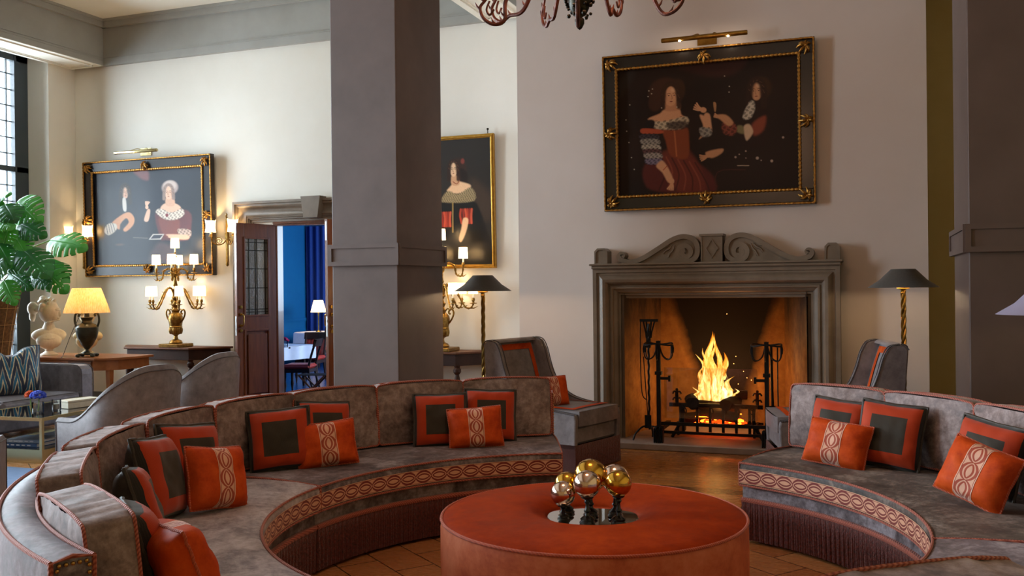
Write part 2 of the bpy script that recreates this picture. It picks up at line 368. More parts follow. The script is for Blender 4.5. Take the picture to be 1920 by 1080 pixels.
# ------------------------------------------------------------------ mesh helper
class MB:
    def __init__(s): s.v = []; s.f = []; s.m = []; s.uv = {}; s.sm = []
    def add(s, vs, fs, mi=0, M=None, uvs=None, smooth=True):
        o = len(s.v)
        for v in vs: s.v.append(tuple(M @ Vector(v)) if M is not None else tuple(v))
        for k, f in enumerate(fs):
            if uvs: s.uv[len(s.f)] = [uvs[i] for i in f]
            s.f.append(tuple(i+o for i in f)); s.m.append(mi); s.sm.append(smooth)
        return s
    def box(s, x0, x1, y0, y1, z0, z1, mi=0, M=None, b=0):
        if b:
            b = min(b, (x1-x0)/2.2, (y1-y0)/2.2, (z1-z0)/2.2)
            vs = []; ids = {}
            for i, x in enumerate((x0, x1)):
                for j, y in enumerate((y0, y1)):
                    for k, z in enumerate((z0, z1)):
                        sx, sy, sz = (1, -1)[i], (1, -1)[j], (1, -1)[k]
                        for a, p in enumerate(((x, y+sy*b, z+sz*b), (x+sx*b, y, z+sz*b), (x+sx*b, y+sy*b, z))):
                            ids[(i, j, k, a)] = len(vs); vs.append(p)
            q = lambda *l: [ids[t] for t in l]
            fs = [q((0,0,0,0),(0,0,1,0),(0,1,1,0),(0,1,0,0)), q((1,0,0,0),(1,1,0,0),(1,1,1,0),(1,0,1,0)),
                  q((0,0,0,1),(1,0,0,1),(1,0,1,1),(0,0,1,1)), q((0,1,0,1),(0,1,1,1),(1,1,1,1),(1,1,0,1)),
                  q((0,0,0,2),(0,1,0,2),(1,1,0,2),(1,0,0,2)), q((0,0,1,2),(1,0,1,2),(1,1,1,2),(0,1,1,2))]
            for i in (0, 1):
                for j in (0, 1):
                    fs.append(q((i,j,0,0),(i,j,0,1),(i,j,1,1),(i,j,1,0))); fs.append(q((i,0,j,0),(i,0,j,2),(i,1,j,2),(i,1,j,0))); fs.append(q((0,i,j,1),(0,i,j,2),(1,i,j,2),(1,i,j,1)))
                    for k in (0, 1): fs.append(q((i,j,k,0),(i,j,k,1),(i,j,k,2)))
            return s.add(vs, fs, mi, M, smooth=False)
        vs = [(x, y, z) for x in (x0, x1) for y in (y0, y1) for z in (z0, z1)]
        return s.add(vs, [(0,1,3,2),(4,6,7,5),(0,4,5,1),(2,3,7,6),(0,2,6,4),(1,5,7,3)], mi, M, smooth=False)
    def grid(s, fn, nu, nv, mi=0, M=None, uv=None, cu=False, cv=False, smooth=True):
        vs = []; uvs = []
        for i in range(nu+(0 if cu else 1)):
            for j in range(nv+(0 if cv else 1)):
                vs.append(fn(i/nu, j/nv)); uvs.append(uv(i/nu, j/nv) if uv else (i/nu, j/nv))
        W = nv+(0 if cv else 1); H = nu+(0 if cu else 1); fs = []
        for i in range(nu):
            for j in range(nv): fs.append((i*W+j, ((i+1) % H)*W+j, ((i+1) % H)*W+(j+1) % W, i*W+(j+1) % W))
        return s.add(vs, fs, mi, M, uvs, smooth)
    def lathe(s, prof, n=24, mi=0, M=None, sq=None):
        def fn(u, v):
            k = u*(len(prof)-1); i = min(int(k+1e-6), len(prof)-1); r, z = prof[i]; a = 2*PI*v
            return (r*math.cos(a), r*math.sin(a), z)
        s.grid(fn, len(prof)-1, n, mi, M, cv=True); return s
    def tube(s, pts, r, n=8, mi=0, M=None, closed=False, cap=True):
        P = [Vector(p) for p in pts]; rs = r if isinstance(r, (list, tuple)) else [r]*len(P); N = len(P)
        t0 = None; up = None; rings = []
        for i in range(N):
            a = P[(i+1) % N] if (closed or i < N-1) else P[i]; b = P[(i-1) % N] if (closed or i > 0) else P[i]
            t = (a-b).normalized() if (a-b).length > 1e-9 else Vector((0, 0, 1))
            if up is None:
                up = Vector((0, 0, 1)) if abs(t.z) < .9 else Vector((1, 0, 0))
                up = (up - t*up.dot(t)).normalized()
            else:
                up = up - t*up.dot(t)
                up = up.normalized() if up.length > 1e-6 else Vector((1, 0, 0))
            sd = t.cross(up)
            rings.append([P[i]+(up*math.cos(2*PI*k/n)+sd*math.sin(2*PI*k/n))*rs[i] for k in range(n)])
        vs = [p for q in rings for p in q]; fs = []
        for i in range(N if closed else N-1):
            for k in range(n):
                j = (i+1) % N; fs.append((i*n+k, i*n+(k+1) % n, j*n+(k+1) % n, j*n+k))
        if cap and not closed: fs += [tuple(range(n))[::-1], tuple((N-1)*n+k for k in range(n))]
        return s.add(vs, fs, mi, M)
    def prism(s, poly, z0, z1, mi=0, M=None, smooth=False):
        n = len(poly); vs = [(x, y, z0) for x, y in poly]+[(x, y, z1) for x, y in poly]
        return s.add(vs, [tuple(range(n))[::-1], tuple(range(n, 2*n))]+[(i, (i+1) % n, (i+1) % n+n, i+n) for i in range(n)], mi, M, smooth=smooth)
    def ball(s, c, r, n=12, mi=0, M=None, sc=(1, 1, 1)):
        def fn(u, v):
            a = PI*u; b = 2*PI*v
            return (c[0]+r*sc[0]*math.sin(a)*math.cos(b), c[1]+r*sc[1]*math.sin(a)*math.sin(b), c[2]+r*sc[2]*math.cos(a))
        return s.grid(fn, n, n*2, mi, M, cv=True)
    def sweep(s, prof, path, mi=0, M=None, caps=True, uv=None):
        # prof: closed list of (a, b); path: list of functions (a, b) -> point
        n = len(prof); vs = [f(a, b) for f in path for a, b in prof]; fs = []
        for i in range(len(path)-1):
            for k in range(n): fs.append((i*n+k, i*n+(k+1) % n, (i+1)*n+(k+1) % n, (i+1)*n+k))
        if caps: fs += [tuple(range(n))[::-1], tuple((len(path)-1)*n+k for k in range(n))]
        return s.add(vs, fs, mi, M)
    def build(s, name, mats, parent=None, world=False, subsurf=0, bevel=0, auto=35, mods=None):
        me = bpy.data.meshes.new(name)
        vs = s.v
        if world and parent is not None:
            p = parent; ch = []
            while p is not None: ch.append(p); p = p.parent
            mw = Matrix()
            for q in reversed(ch): mw = mw @ Matrix.LocRotScale(q.location, q.rotation_euler, q.scale)
            mi = mw.inverted(); vs = [tuple(mi @ Vector(v)) for v in vs]
        me.from_pydata(vs, [], s.f)
        if isinstance(mats, str): mats = [mats]
        for m in mats: me.materials.append(MT[m])
        me.polygons.foreach_set('material_index', s.m)
        me.polygons.foreach_set('use_smooth', s.sm)
        if s.uv:
            ul = me.uv_layers.new(name='UVMap')
            for fi, p in enumerate(me.polygons):
                if fi in s.uv:
                    for k, li in enumerate(p.loop_indices): ul.data[li].uv = s.uv[fi][k]
        bm = bmesh.new(); bm.from_mesh(me); bmesh.ops.recalc_face_normals(bm, faces=bm.faces)
        if auto:
            lim = R(auto)
            for e in bm.edges:
                if len(e.link_faces) == 2 and e.calc_face_angle(0) > lim: e.smooth = False
        bm.to_mesh(me); bm.free(); me.update()
        o = bpy.data.objects.new(name, me); COL.objects.link(o)
        if parent is not None: o.parent = parent
        if bevel:
            m = o.modifiers.new('b', 'BEVEL'); m.width = bevel; m.segments = 2; m.limit_method = 'ANGLE'; m.angle_limit = R(40)
        if subsurf:
            m = o.modifiers.new('s', 'SUBSURF'); m.levels = subsurf; m.render_levels = subsurf
        return o
def tag(o, label, cat, group=None, kind=None):
    if label: o['label'] = label
    if cat: o['category'] = cat
    if group: o['group'] = group
    if kind: o['kind'] = kind
    return o
def thing(name, label, cat, loc=(0, 0, 0), rz=0, group=None):
    o = bpy.data.objects.new(name, None); COL.objects.link(o); o.location = loc; o.rotation_euler = (0, 0, rz)
    o.empty_display_size = .1
    return tag(o, label, cat, group)
def struct(o): o['kind'] = 'structure'; return o
def copy_tree(o, parent=None):
    c = o.copy(); COL.objects.link(c); c.parent = parent
    for ch in list(o.children): copy_tree(ch, c)
    return c
def dup(o, loc, rz, label, group=None):
    c = copy_tree(o); c.location = loc; c.rotation_euler = (0, 0, rz); c['label'] = label
    if group: c['group'] = group
    return c
def T(x=0, y=0, z=0, rz=0, rx=0, ry=0): return Matrix.Translation((x, y, z)) @ Euler((rx, ry, rz)).to_matrix().to_4x4()
def crom(P, n=6, closed=False):
    P = [Vector(p) for p in P]; out = []; N = len(P)
    for i in range(N if closed else N-1):
        g = lambda k: P[k % N] if closed else P[max(0, min(N-1, k))]
        a, b, c, d = g(i-1), g(i), g(i+1), g(i+2)
        for k in range(n):
            t = k/n; out.append(.5*((2*b)+(c-a)*t+(2*a-5*b+4*c-d)*t*t+(-a+3*b-3*c+d)*t**3))
    if not closed: out.append(P[-1])
    return out
# ------------------------------------------------------------------ room shell
XL, YB, XR, YF, ZC = -10.39, 10.3, 3.4, -4.6, 5.22
WINY = [(7.35, 9.837), (3.5, 6.0), (-.5, 2.0), (-4.0, -1.8)]  # first window is in view; the other three are unseen, added for fill light
WZ0, WZ1 = .35, 4.74
struct(MB().box(-12, XR+.3, YF-.3, YB+.4, -.1, 0).build('floor', 'parquet'))
struct(MB().box(-11.0, XR+.3, YF-.3, YB+.4, ZC, ZC+.1).build('ceiling', 'ceiling_paint'))
b = MB(); prev = YF-.3
for y0, y1 in sorted(WINY)+[(YB+.4, None)]:
    b.box(XL-.45, XL, prev, y0, 0, ZC)
    if y1 is None: break
    b.box(XL-.45, XL, y0, y1, 0, WZ0); b.box(XL-.45, XL, y0, y1, WZ1, ZC); prev = y1
struct(b.build('wall_left', 'plaster'))
DX0, DX1, DZ = -7.13, -5.82, 2.37
struct(MB().box(XL, DX0, YB, YB+.12, 0, ZC).box(DX0, DX1, YB, YB+.12, DZ, ZC).box(DX1, .5, YB, YB+.12, 0, ZC).build('wall_back', 'plaster'))
struct(MB().box(.5, XR+.3, YB-.02, YB+.35, 0, ZC).build('wall_alcove', 'olive_dim_wall'))
struct(MB().box(XR, XR+.3, YF-.3, YB, 0, ZC).build('wall_right', 'olive_dim_wall'))
struct(MB().box(XL, XR, YF-.3, YF, 0, ZC).build('wall_front', 'olive_dim_wall'))
FY = 8.9; FX0, FX1 = -3.26, .5; OX0, OX1, OZ = -2.15, -.5, 1.39
struct(MB().box(FX0, OX0, FY, YB, 0, ZC).box(OX1, FX1, FY, YB, 0, ZC).box(OX0, OX1, FY, YB, OZ, ZC).build('wall_fireplace', 'plaster_breast'))
# firebox lining with slightly splayed cheeks
b = MB()
BX0, BX1, BY = -2.0, -.765, 9.72
b.add([(OX0, 8.75, .06), (BX0, BY, .06), (BX0, BY, 1.7), (OX0, 8.75, 1.7), (OX0-.04, 8.75, .06), (OX0-.04, 9.9, .06), (OX0-.04, 9.9, 1.7), (OX0-.04, 8.75, 1.7)], [(0,1,2,3), (4,5,6,7)][:1], smooth=False)
struct(b.build('wall_firebox_left', 'firewall', auto=0))
struct(MB().add([(OX1, 8.75, .06), (BX1, BY, .06), (BX1, BY, 1.7), (OX1, 8.75, 1.7)], [(0,1,2,3)], smooth=False).build('wall_firebox_right', 'firewall', auto=0))
struct(MB().add([(BX0, BY, .06), (BX1, BY, .06), (BX1, BY, 1.7), (BX0, BY, 1.7)], [(0,1,2,3)], smooth=False).build('wall_firebox_back', 'sooty_firewall', auto=0))
# beams (trim): soffits have routed panels
def beam(name, x0, x1, y0, y1, z0=4.6):
    b = MB().box(x0, x1, y0, y1, z0, ZC).box(x0+.004, x1-.004, y0, y1, z0-.006, z0, 1)
    i = .09
    for k, (d, h) in enumerate(((i, .02), (i+.035, .012))):
        b.box(x0+d, x0+d+.018, y0+d, y1-d, z0-h, z0, 1); b.box(x1-d-.018, x1-d, y0+d, y1-d, z0-h, z0, 1)
        b.box(x0+d, x1-d, y0+d, y0+d+.018, z0-h, z0, 1); b.box(x0+d, x1-d, y1-d-.018, y1-d, z0-h, z0, 1)
    for xx, s in ((x0, -1), (x1, 1)):        # two low strips on each cheek
        if y1-y0 > 2:
            b.box(min(xx, xx+s*.012), max(xx, xx+s*.012), y0, y1, z0+.10, z0+.115); b.box(min(xx, xx+s*.008), max(xx, xx+s*.008), y0, y1, z0+.07, z0+.08)
            b.box(min(xx, xx+s*.05), max(xx, xx+s*.05), y0, y1, ZC-.11, ZC); b.box(min(xx, xx+s*.075), max(xx, xx+s*.075), y0, y1, ZC-.035, ZC)
    return struct(b.build(name, ['beam_paint', 'ceiling_paint']))
beam('trim_1', XL, -9.82, YF, YB-.06)
beam('trim_2', -4.17, -3.6, YF, YB-.06)
beam('trim_3', .6, 1.5, YF, YB-.06)
b = MB()
for x0, x1 in ((-9.82, -4.17), (-3.6, .6)):
    b.box(x0, x1, YB-.06, YB, 4.6, ZC).box(x0, x1, YB-.072, YB-.06, 4.70, 4.715).box(x0, x1, YB-.11, YB-.06, ZC-.11, ZC).box(x0, x1, YB-.135, YB-.11, ZC-.035, ZC)
struct(b.build('trim_4', 'beam_paint'))
b = MB()
for x0, x1 in ((XL, DX0-.34), (DX1+.34, FX0)): b.box(x0, x1, YB-.02, YB, 0, .1)
struct(b.build('baseboard_back', 'skirting'))
struct(MB().box(XL, XL+.02, YF, YB, 0, .1).build('baseboard_left', 'skirting'))
b = MB(); b.box(FX0, -2.42, FY-.02, FY, 0, .1); b.box(-.21, FX1, FY-.02, FY, 0, .1)
struct(b.build('baseboard_fireplace', 'skirting'))

def pillar(x0, x1, y0, y1, label, m='pillar_stucco'):
    t = thing('pillar', label, 'pillar', ((x0+x1)/2, (y0+y1)/2, 0))
    MB().box(x0, x1, y0, y1, 0, 4.6).build('shaft', m, t, world=True, bevel=.008)
    b = MB(); p = .022; z0, z1 = (1.686, 1.864)
    b.box(x0-p, x1+p, y0-p, y1+p, z0, z1)
    e = .012; mm = .034
    def ringx(xa, xb, y, s):
        ya, yb = (y-e, y) if s < 0 else (y, y+e)
        b.box(xa, xb, ya, yb, z0, z0+mm); b.box(xa, xb, ya, yb, z1-mm, z1); b.box(xa, xa+mm, ya, yb, z0+mm, z1-mm); b.box(xb-mm, xb, ya, yb, z0+mm, z1-mm)
    def ringy(ya, yb, x, s):
        xa, xb = (x-e, x) if s < 0 else (x, x+e)
        b.box(xa, xb, ya, yb, z0, z0+mm); b.box(xa, xb, ya, yb, z1-mm, z1); b.box(xa, xb, ya, ya+mm, z0+mm, z1-mm); b.box(xa, xb, yb-mm, yb, z0+mm, z1-mm)
    ringx(x0-p, x1+p, y0-p, -1); ringx(x0-p, x1+p, y1+p, 1); ringy(y0-p, y1+p, x0-p, -1); ringy(y0-p, y1+p, x1+p, 1)
    b.build('panelled_band', m, t, world=True)
    return struct(t)
pillar(-4.195, -3.58, 6.9, 7.77, 'square grey-brown pillar with a panelled band, left of the fireplace')
pillar(.604, 1.5, 6.6, 7.62, 'dark square pillar with a panelled band at the right edge', 'pillar_stucco_shaded')

# windows: dark metal frame with leaded lights
for n, (y0, y1) in enumerate(WINY):
    t = bpy.data.objects.new('window_%d' % (n+1), None); COL.objects.link(t); t.location = (XL-.42, (y0+y1)/2, WZ0); struct(t)
    X = XL-.42; b = MB()
    s = .20
    for ya, yb in ((y0, y0+s), (y1-s, y1), ((y0+y1)/2-.05, (y0+y1)/2+.05)): b.box(X-.03, X+.05, ya, yb, WZ0, WZ1)
    for za, zb in ((WZ0, WZ0+.12), (WZ1-.12, WZ1), (3.12, 3.19)): b.box(X-.03, X+.05, y0, y1, za, zb)
    for ya in (y0+s, y1-s-.03): b.box(X-.02, X+.065, ya, ya+.03, WZ0, WZ1)
    b.build('window_frame', 'window_metal', t, world=True)
    b = MB(); k = WZ0
    while k < WZ1: b.box(X-.01, X+.012, y0+.1, y1-.1, k, k+.012); k += .215
    k = y0+s+.17
    while k < y1-s: b.box(X-.01, X+.012, k, k+.012, WZ0, WZ1); k += .18
    b.build('leading', 'lead', t, world=True)
    MB().box(X-.002, X+.002, y0+.05, y1-.05, WZ0, WZ1).build('pane', 'pane_glass', t, world=True)
    MB().box(XL-.45, XL+.04, y0, y1, WZ0-.04, WZ0).build('window_sill', 'stone', t, world=True)

# doorway surround of grey stone
def swept_frame(b, x0, x1, zt, Y, prof, z0=0):
    # prof: (inward distance, protrusion); path up the left jamb, across, down the right jamb
    path = [lambda d, h: (x0+d, Y-h, z0), lambda d, h: (x0+d, Y-h, zt-d), lambda d, h: (x1-d, Y-h, zt-d), lambda d, h: (x1-d, Y-h, z0)]
    vs = [f(d, h) for f in path for d, h in prof]; n = len(prof); fs = []
    for i in range(3):
        for k in range(n): fs.append((i*n+k, i*n+(k+1) % n, (i+1)*n+(k+1) % n, (i+1)*n+k))
    fs += [tuple(range(n)), tuple(range(3*n, 4*n))]
    b.add(vs, fs, smooth=True)
b = MB()
swept_frame(b, -7.69, -5.26, 2.63, YB, [(0, 0), (0, .09), (.03, .09), (.035, .07), (.06, .07), (.08, .045), (.12, .03), (.16, .04), (.185, .06), (.2, .05), (.215, .05), (.22, .035), (.235, .035), (.24, .02), (.27, .02), (.27, 0)])
b.prism([(-6.62, 2.655), (-6.34, 2.655), (-6.38, 2.385), (-6.58, 2.385)], 0, .15, M=Matrix(((1,0,0,0),(0,0,-1,YB),(0,1,0,0),(0,0,0,1))))
struct(b.build('trim_5', 'stone'))
b = MB()
b.box(DX0-.02, DX0+.05, YB+.02, YB+.14, 0, DZ-.03).box(DX1-.05, DX1+.02, YB+.02, YB+.14, 0, DZ-.03).box(DX0, DX1, YB+.0, YB+.14, DZ-.06, DZ+.02).box(DX0, DX1, YB-.01, YB+.02, DZ-.035, DZ-.01)
struct(b.build('trim_6', 'door_wood'))
def door_leaf(n, hx, face, ang, swing):
    # leaf built along +x from its hinge, thickness in y
    t = bpy.data.objects.new('door_%d' % n, None); COL.objects.link(t); t.location = (hx, YB-.02, .01); t.rotation_euler = (0, 0, ang); struct(t)
    Wd, Hd, th = .60, 2.31, .045; b = MB()
    gx0, gx1, gz0, gz1 = .115, .485, 1.16, 2.13
    b.box(0, gx0, 0, th, 0, Hd).box(gx1, Wd, 0, th, 0, Hd).box(gx0, gx1, 0, th, gz1, Hd).box(gx0, gx1, 0, th, .98, gz0).box(gx0, gx1, 0, th, 0, .14)
    b.box(gx0, gx1, .014, th-.014, .14, .98)
    for yy in (-.008, th-.004):
        for z0, z1 in ((gz0, gz1), (.14, .98)):
            b.box(gx0-.012, gx0+.012, yy, yy+.012, z0-.012, z1+.012).box(gx1-.012, gx1+.012, yy, yy+.012, z0-.012, z1+.012)
            b.box(gx0, gx1, yy, yy+.012, z0-.012, z0+.012).box(gx0, gx1, yy, yy+.012, z1-.012, z1+.012)
        b.box(gx0+.04, gx1-.04, yy+.006, yy+.016, .19, .93)
    b.build('door_panel', 'door_wood', t, bevel=.002)
    MB().box(gx0, gx1, th/2-.004, th/2+.004, gz0, gz1).build('glazing', 'textured_glass', t)
    b = MB()
    for x in (.15, .275, .30, .40): b.box(x, x+.01, th/2-.008, th/2+.008, gz0, gz1)
    for z in (1.20, 1.235, 1.50, 1.74, 1.97, 2.07): b.box(gx0, gx1, th/2-.008, th/2+.008, z, z+.01)
    b.build('leading', 'dark_bronze', t)
    b = MB()
    for yy, s in ((-.006, -1), (th+.006, 1)):
        for z in (1.04, 1.27, 1.18, .98): b.lathe([(.0, 0), (.022, 0), (.022, .008), (.0, .01)], 12, M=T(.55, yy, z, rx=R(90)*(1 if s < 0 else -1)))
        b.tube(crom([(.55, yy, 1.18), (.55, yy+s*.05, 1.175), (.55, yy+s*.055, 1.12), (.55, yy+s*.05, 1.05), (.55, yy, 1.04)], 4), .009, 8)
    b.build('door_handle', 'brass', t)
    b = MB(); b.box(Wd, Wd+.003, .01, .035, .92, 1.16).box(Wd, Wd+.003, .01, .035, 2.06, 2.28).box(Wd+.001, Wd+.006, .016, .029, 1.09, 1.12).box(Wd+.001, Wd+.006, .016, .029, .98, 1.01)
    b.build('lock_plate', 'steel', t)
    return t
door_leaf(1, DX0+.01, 0, R(-106), 0)
door_leaf(2, DX1-.03, 0, R(-104), 0)

# ------------------------------------------------------------------ fireplace surround
fs_ = thing('fireplace_surround', 'large grey stone chimneypiece with scrolled pediment around the burning fire', 'fireplace', (-1.32, 8.78, 0))
ML, MR, MT_, MY = -2.43, -.215, 1.655, 8.9
b = MB()
swept_frame(b, ML, MR, MT_, MY, [(0, -.01), (0, .24), (.035, .24), (.04, .225), (.055, .225), (.075, .25), (.10, .262), (.125, .255), (.145, .23), (.155, .20), (.165, .20), (.17, .215), (.185, .215), (.19, .19), (.21, .18), (.225, .16), (.23, .14), (.245, .14), (.25, .11), (.275, .10), (.28, -.01)], .05)
b.build('bolection_moulding', 'stone', fs_, world=True)
b = MB()
b.box(ML-.01, MR+.01, 8.63, 8.9, MT_, MT_+.03, b=.008)
b.box(ML-.025, MR+.025, 8.615, 8.9, MT_+.03, MT_+.05, b=.006)
b.build('shelf_fillet', 'stone', fs_, world=True)
zb = MT_+.045; cxm = -1.3225; K = .001237
def scroll(sx):
    g = lambda x, y: (cxm+sx*(886-x)*K*-1 if sx > 0 else cxm+(886-x)*K, zb+(262-y)*K)
    top = [(152, 215), (160, 180), (190, 163), (222, 172), (236, 203), (222, 232), (250, 238), (300, 232), (370, 205), (440, 165), (510, 120), (570, 80), (620, 55), (680, 45), (740, 58), (785, 95), (803, 140), (803, 200), (780, 240), (735, 262)]
    b = MB(); Mx = Matrix(((1,0,0,0),(0,0,-1,8.88),(0,1,0,0),(0,0,0,1)))
    plate = [g(x, y) for x, y in [(250, 262), (300, 240), (370, 212), (440, 172), (510, 128), (570, 88), (620, 65), (680, 55), (740, 68), (780, 100), (795, 140), (795, 200), (775, 240), (735, 262)]]
    b.prism(plate, 0, .12, M=Mx)
    # raised S band on the face
    out = [Vector((*g(x, y), 0)) for x, y in top]
    cl = crom([(p.x, p.y, 0) for p in out], 4)
    w0 = .022
    def rib(path, wd, y0, y1):
        n = len(path); vs = []; fs = []
        for i, p in enumerate(path):
            t = (path[min(i+1, n-1)]-path[max(i-1, 0)]).normalized(); nn = Vector((-t.y, t.x, 0))
            for q in (p+nn*wd, p-nn*wd):
                vs.append((q.x, y0, q.y)); vs.append((q.x, y1, q.y))
            if i:
                a = (i-1)*4; c = i*4
                fs += [(a, a+1, c+1, c), (a+2, c+2, c+3, a+3), (a+1, a+3, c+3, c+1), (a, c, c+2, a+2)]
        fs += [(0, 2, 3, 1), ((n-1)*4, (n-1)*4+1, (n-1)*4+3, (n-1)*4+2)]
        b.add(vs, fs, smooth=False)
    ctr = [Vector((*g(x, y), 0)) for x, y in [(205, 205), (213, 195), (205, 185), (190, 188), (183, 205), (193, 226), (215, 236), (250, 246), (300, 243), (370, 218), (440, 178), (510, 135), (570, 97), (625, 72), (680, 63), (730, 75), (765, 105), (780, 145), (778, 195), (755, 232), (715, 247), (670, 243), (638, 215), (632, 175), (650, 145), (685, 133), (718, 147), (730, 180), (718, 207), (690, 213), (668, 195), (672, 172), (690, 165)]]
    rib(crom(ctr, 3), w0, 8.735, 8.88)
    for (ox, oy, l, a) in ((600, 150, 105, 128), (580, 145, 110, 146), (560, 140, 100, 160)) if True else ():
        pts = []
        for k in range(7):
            tt = k/6; pts.append((ox+8-l*.62*tt*math.cos(R(180-a))*1.0-10*tt, oy-22+l*tt*math.sin(R(180-a))*1.1+8*math.sin(tt*6)))
        b.tube([(*g(x, y)[:1], 8.755, g(x, y)[1]) for x, y in pts], [.006+.006*math.sin(PI*k/6)+.004*(k == 6) for k in range(7)], 6)
    return b.build('pediment_scroll', 'stone', fs_, world=True)
# left scroll; right is mirrored about the centre block
_o = scroll(-1)
for v in _o.data.vertices: pass
_g = scroll(-1)
cx_l = cxm-(-1.32)
for v in _g.data.vertices: v.co.x = 2*cx_l-v.co.x
_g.data.flip_normals()
# (the builder above already lays the first scroll to the right of centre)
b = MB()
def block(xc, wd, h, cut, lab, dia):
    b = MB(); x0, x1 = xc-wd/2, xc+wd/2; Mx = Matrix(((1,0,0,0),(0,0,-1,8.88),(0,1,0,0),(0,0,0,1)))
    z0, z1 = zb-.005, zb+h
    P = [(x0, z0), (x1, z0), (x1, z1-cut), (x1-cut, z1), (x0+cut, z1), (x0, z1-cut)] if cut else [(x0, z0), (x1, z0), (x1, z1), (x0, z1)]
    b.prism(P, 0, .15, M=Mx)
    xm, zm = xc, (z0+z1)/2
    def ring(P, th, d0, d1):
        n = len(P); c = Vector((xm, zm)); vs = []; fs = []
        for p in P:
            p = Vector(p); q = c+(p-c)*(1-th/((p-c).length))
            vs += [(p.x, 8.88-d0, p.y), (p.x, 8.88-d1, p.y), (q.x, 8.88-d0, q.y), (q.x, 8.88-d1, q.y)]
        for i in range(n):
            a = 4*i; c2 = 4*((i+1) % n); fs += [(a, a+1, c2+1, c2), (a+2, c2+2, c2+3, a+3), (a+1, a+3, c2+3, c2+1)]
        b.add(vs, fs, smooth=False)
    ring(P, .02, .15, .16)
    if dia: ring([(xm, zm-.09), (xm+.06, zm), (xm, zm+.09), (xm-.06, zm)], .014, .15, .162); b.box(x0-.012, x1+.012, 8.71, 8.88, z1-.02, z1)
    b.build(lab, 'stone', fs_, world=True)
block(cxm, .195, .262, 0, 'centre_block', True)
block(ML+.064, .128, .155, .03, 'end_block', False)
block(MR-.064, .128, .155, .03, 'end_block', False)
hs = MB().box(-2.62, -.02, 8.47, 8.93, 0, .058, b=.006).box(-2.15, -.5, 8.93, 9.75, 0, .06).build('hearth_slab', 'hearth_stone', fs_, world=True)
#@@
# ------------------------------------------------------------------ fire: tools, andirons, grate, logs, flames, glass screen
def andiron(loc, label, mir=1):
    t = thing('andiron', label, 'andiron', loc, 0, 'tall wrought iron andirons in the hearth')
    b = MB(); b.box(-.018, .018, -.018, .018, .1, .93).box(-.03, .03, -.03, .03, .62, .65).box(-.02, .02, -.02, .45, .10, .14)
    b.box(*sorted((0, mir*.10)), -.012, .012, .575, .60).box(*sorted((mir*.09, mir*.11)), -.016, .016, .56, .615)
    b.build('post', 'iron', t)
    b = MB()
    for k in range(5): b.box(-.045+k*.0185, -.033+k*.0185, -.045, .02, 0, .13+.012*(k % 2), b=.003)
    b.box(-.045, .045, -.02, .03, .10, .15, b=.01); b.build('foot', 'iron', t)
    b = MB()
    ring = [(.13*math.cos(a), .10*math.sin(a), .90+.008*math.sin(3*a)) for a in [2*PI*k/24 for k in range(24)]]
    b.tube(ring, .008, 6, closed=True)
    for a in (20, 160, 200, 340, 270):
        x, y = .13*math.cos(R(a)), .10*math.sin(R(a))
        b.tube(crom([(0, 0, .93), (x*.3, y*.3, .80), (x*.75, y*.75, .76), (x, y, .80), (x*1.02, y*1.02, .90)], 5), .006, 6)
        b.tube([(x, y, .90), (x*1.08, y*1.05, .86), (x*1.05, y, .82)], .007, 6)
    b.build('basket', 'iron', t)
    return t
A1 = andiron((-1.79, 8.57, .06), 'tall black iron andiron with basket top at the left of the fire')
A2 = andiron((-.83, 8.57, .06), 'tall black iron andiron with basket top at the right of the fire', -1)
b = MB(); b.box(-1.79, -.83, 8.62, 8.65, .20, .235).box(-1.79, -.83, 8.66, 8.68, .12, .15)
cb = thing('cross_bar', 'long black iron bar resting across the front of the two andirons', 'fire bar', (-1.31, 8.63, .13))
MB().box(-1.775, -.845, 8.60, 8.63, .215, .245).box(-1.775, -.845, 8.66, 8.68, .13, .155).build('bar', 'iron', cb, world=True)
# tool stand with hanging tools
t = thing('fire_tool_stand', 'twisted iron stand of fire tools left of the left andiron', 'fire tools', (-1.90, 8.66, .06))
b = MB(); b.tube([(.003*math.cos(k*1.3), .003*math.sin(k*1.3), .1+k*.02) for k in range(50)], .011, 6)
for s in ((-.13, -.10), (.13, -.06), (.0, .15)): b.tube(crom([(0, 0, .12), (s[0]*.4, s[1]*.4, .13), (s[0]*.85, s[1]*.85, .07), (s[0], s[1], 0.01)], 5), .009, 6)
b.box(-.08, .09, -.01, .01, 1.10, 1.125)
for s in (-.05, -.02, .03, .06): b.tube([(s, 0, 1.11), (s*.5, 0, 1.0), (s*.4, 0, .95)], .008, 6)
b.box(-.02, .02, -.012, .012, .86, 1.0); b.build('stand', 'iron', t)
MB().tube(crom([(-.07, -.02, 1.11), (-.072, -.03, .8), (-.06, -.03, .45), (-.02, -.03, .38)], 5), .005, 6).build('poker', 'iron', t)
MB().tube(crom([(-.04, -.04, .78), (-.02, -.05, .5), (.0, -.05, .2)], 5), .005, 6).box(-.03, .03, -.058, -.05, .12, .24).build('shovel', 'iron', t)
t = thing('fire_tongs', 'thin black tongs and poker hanging from the right andiron', 'tongs', (-.74, 8.60, .06))
MB().tube([(0, 0, .88), (.0, 0, .5), (.005, 0, .28)], .006, 6).ball((.005, 0, .27), .012, 6).build('poker', 'iron', t)
MB().tube([(-.055, .02, .9), (-.05, .02, .5), (-.045, .02, .34)], .012, 6).box(-.075, -.015, 0, .04, .30, .36).tube(crom([(-.05, .02, .3), (-.09, .02, .2), (-.03, .02, .17), (-.0, .02, .24)], 4), .005, 6).build('tongs', 'iron', t)
# glass screen
gl = MB().box(-1.765, -.925, 8.70, 8.706, .27, .735).build('fire_screen', 'clear_glass')
tag(gl, 'low clear glass screen standing in front of the grate', 'fire screen')
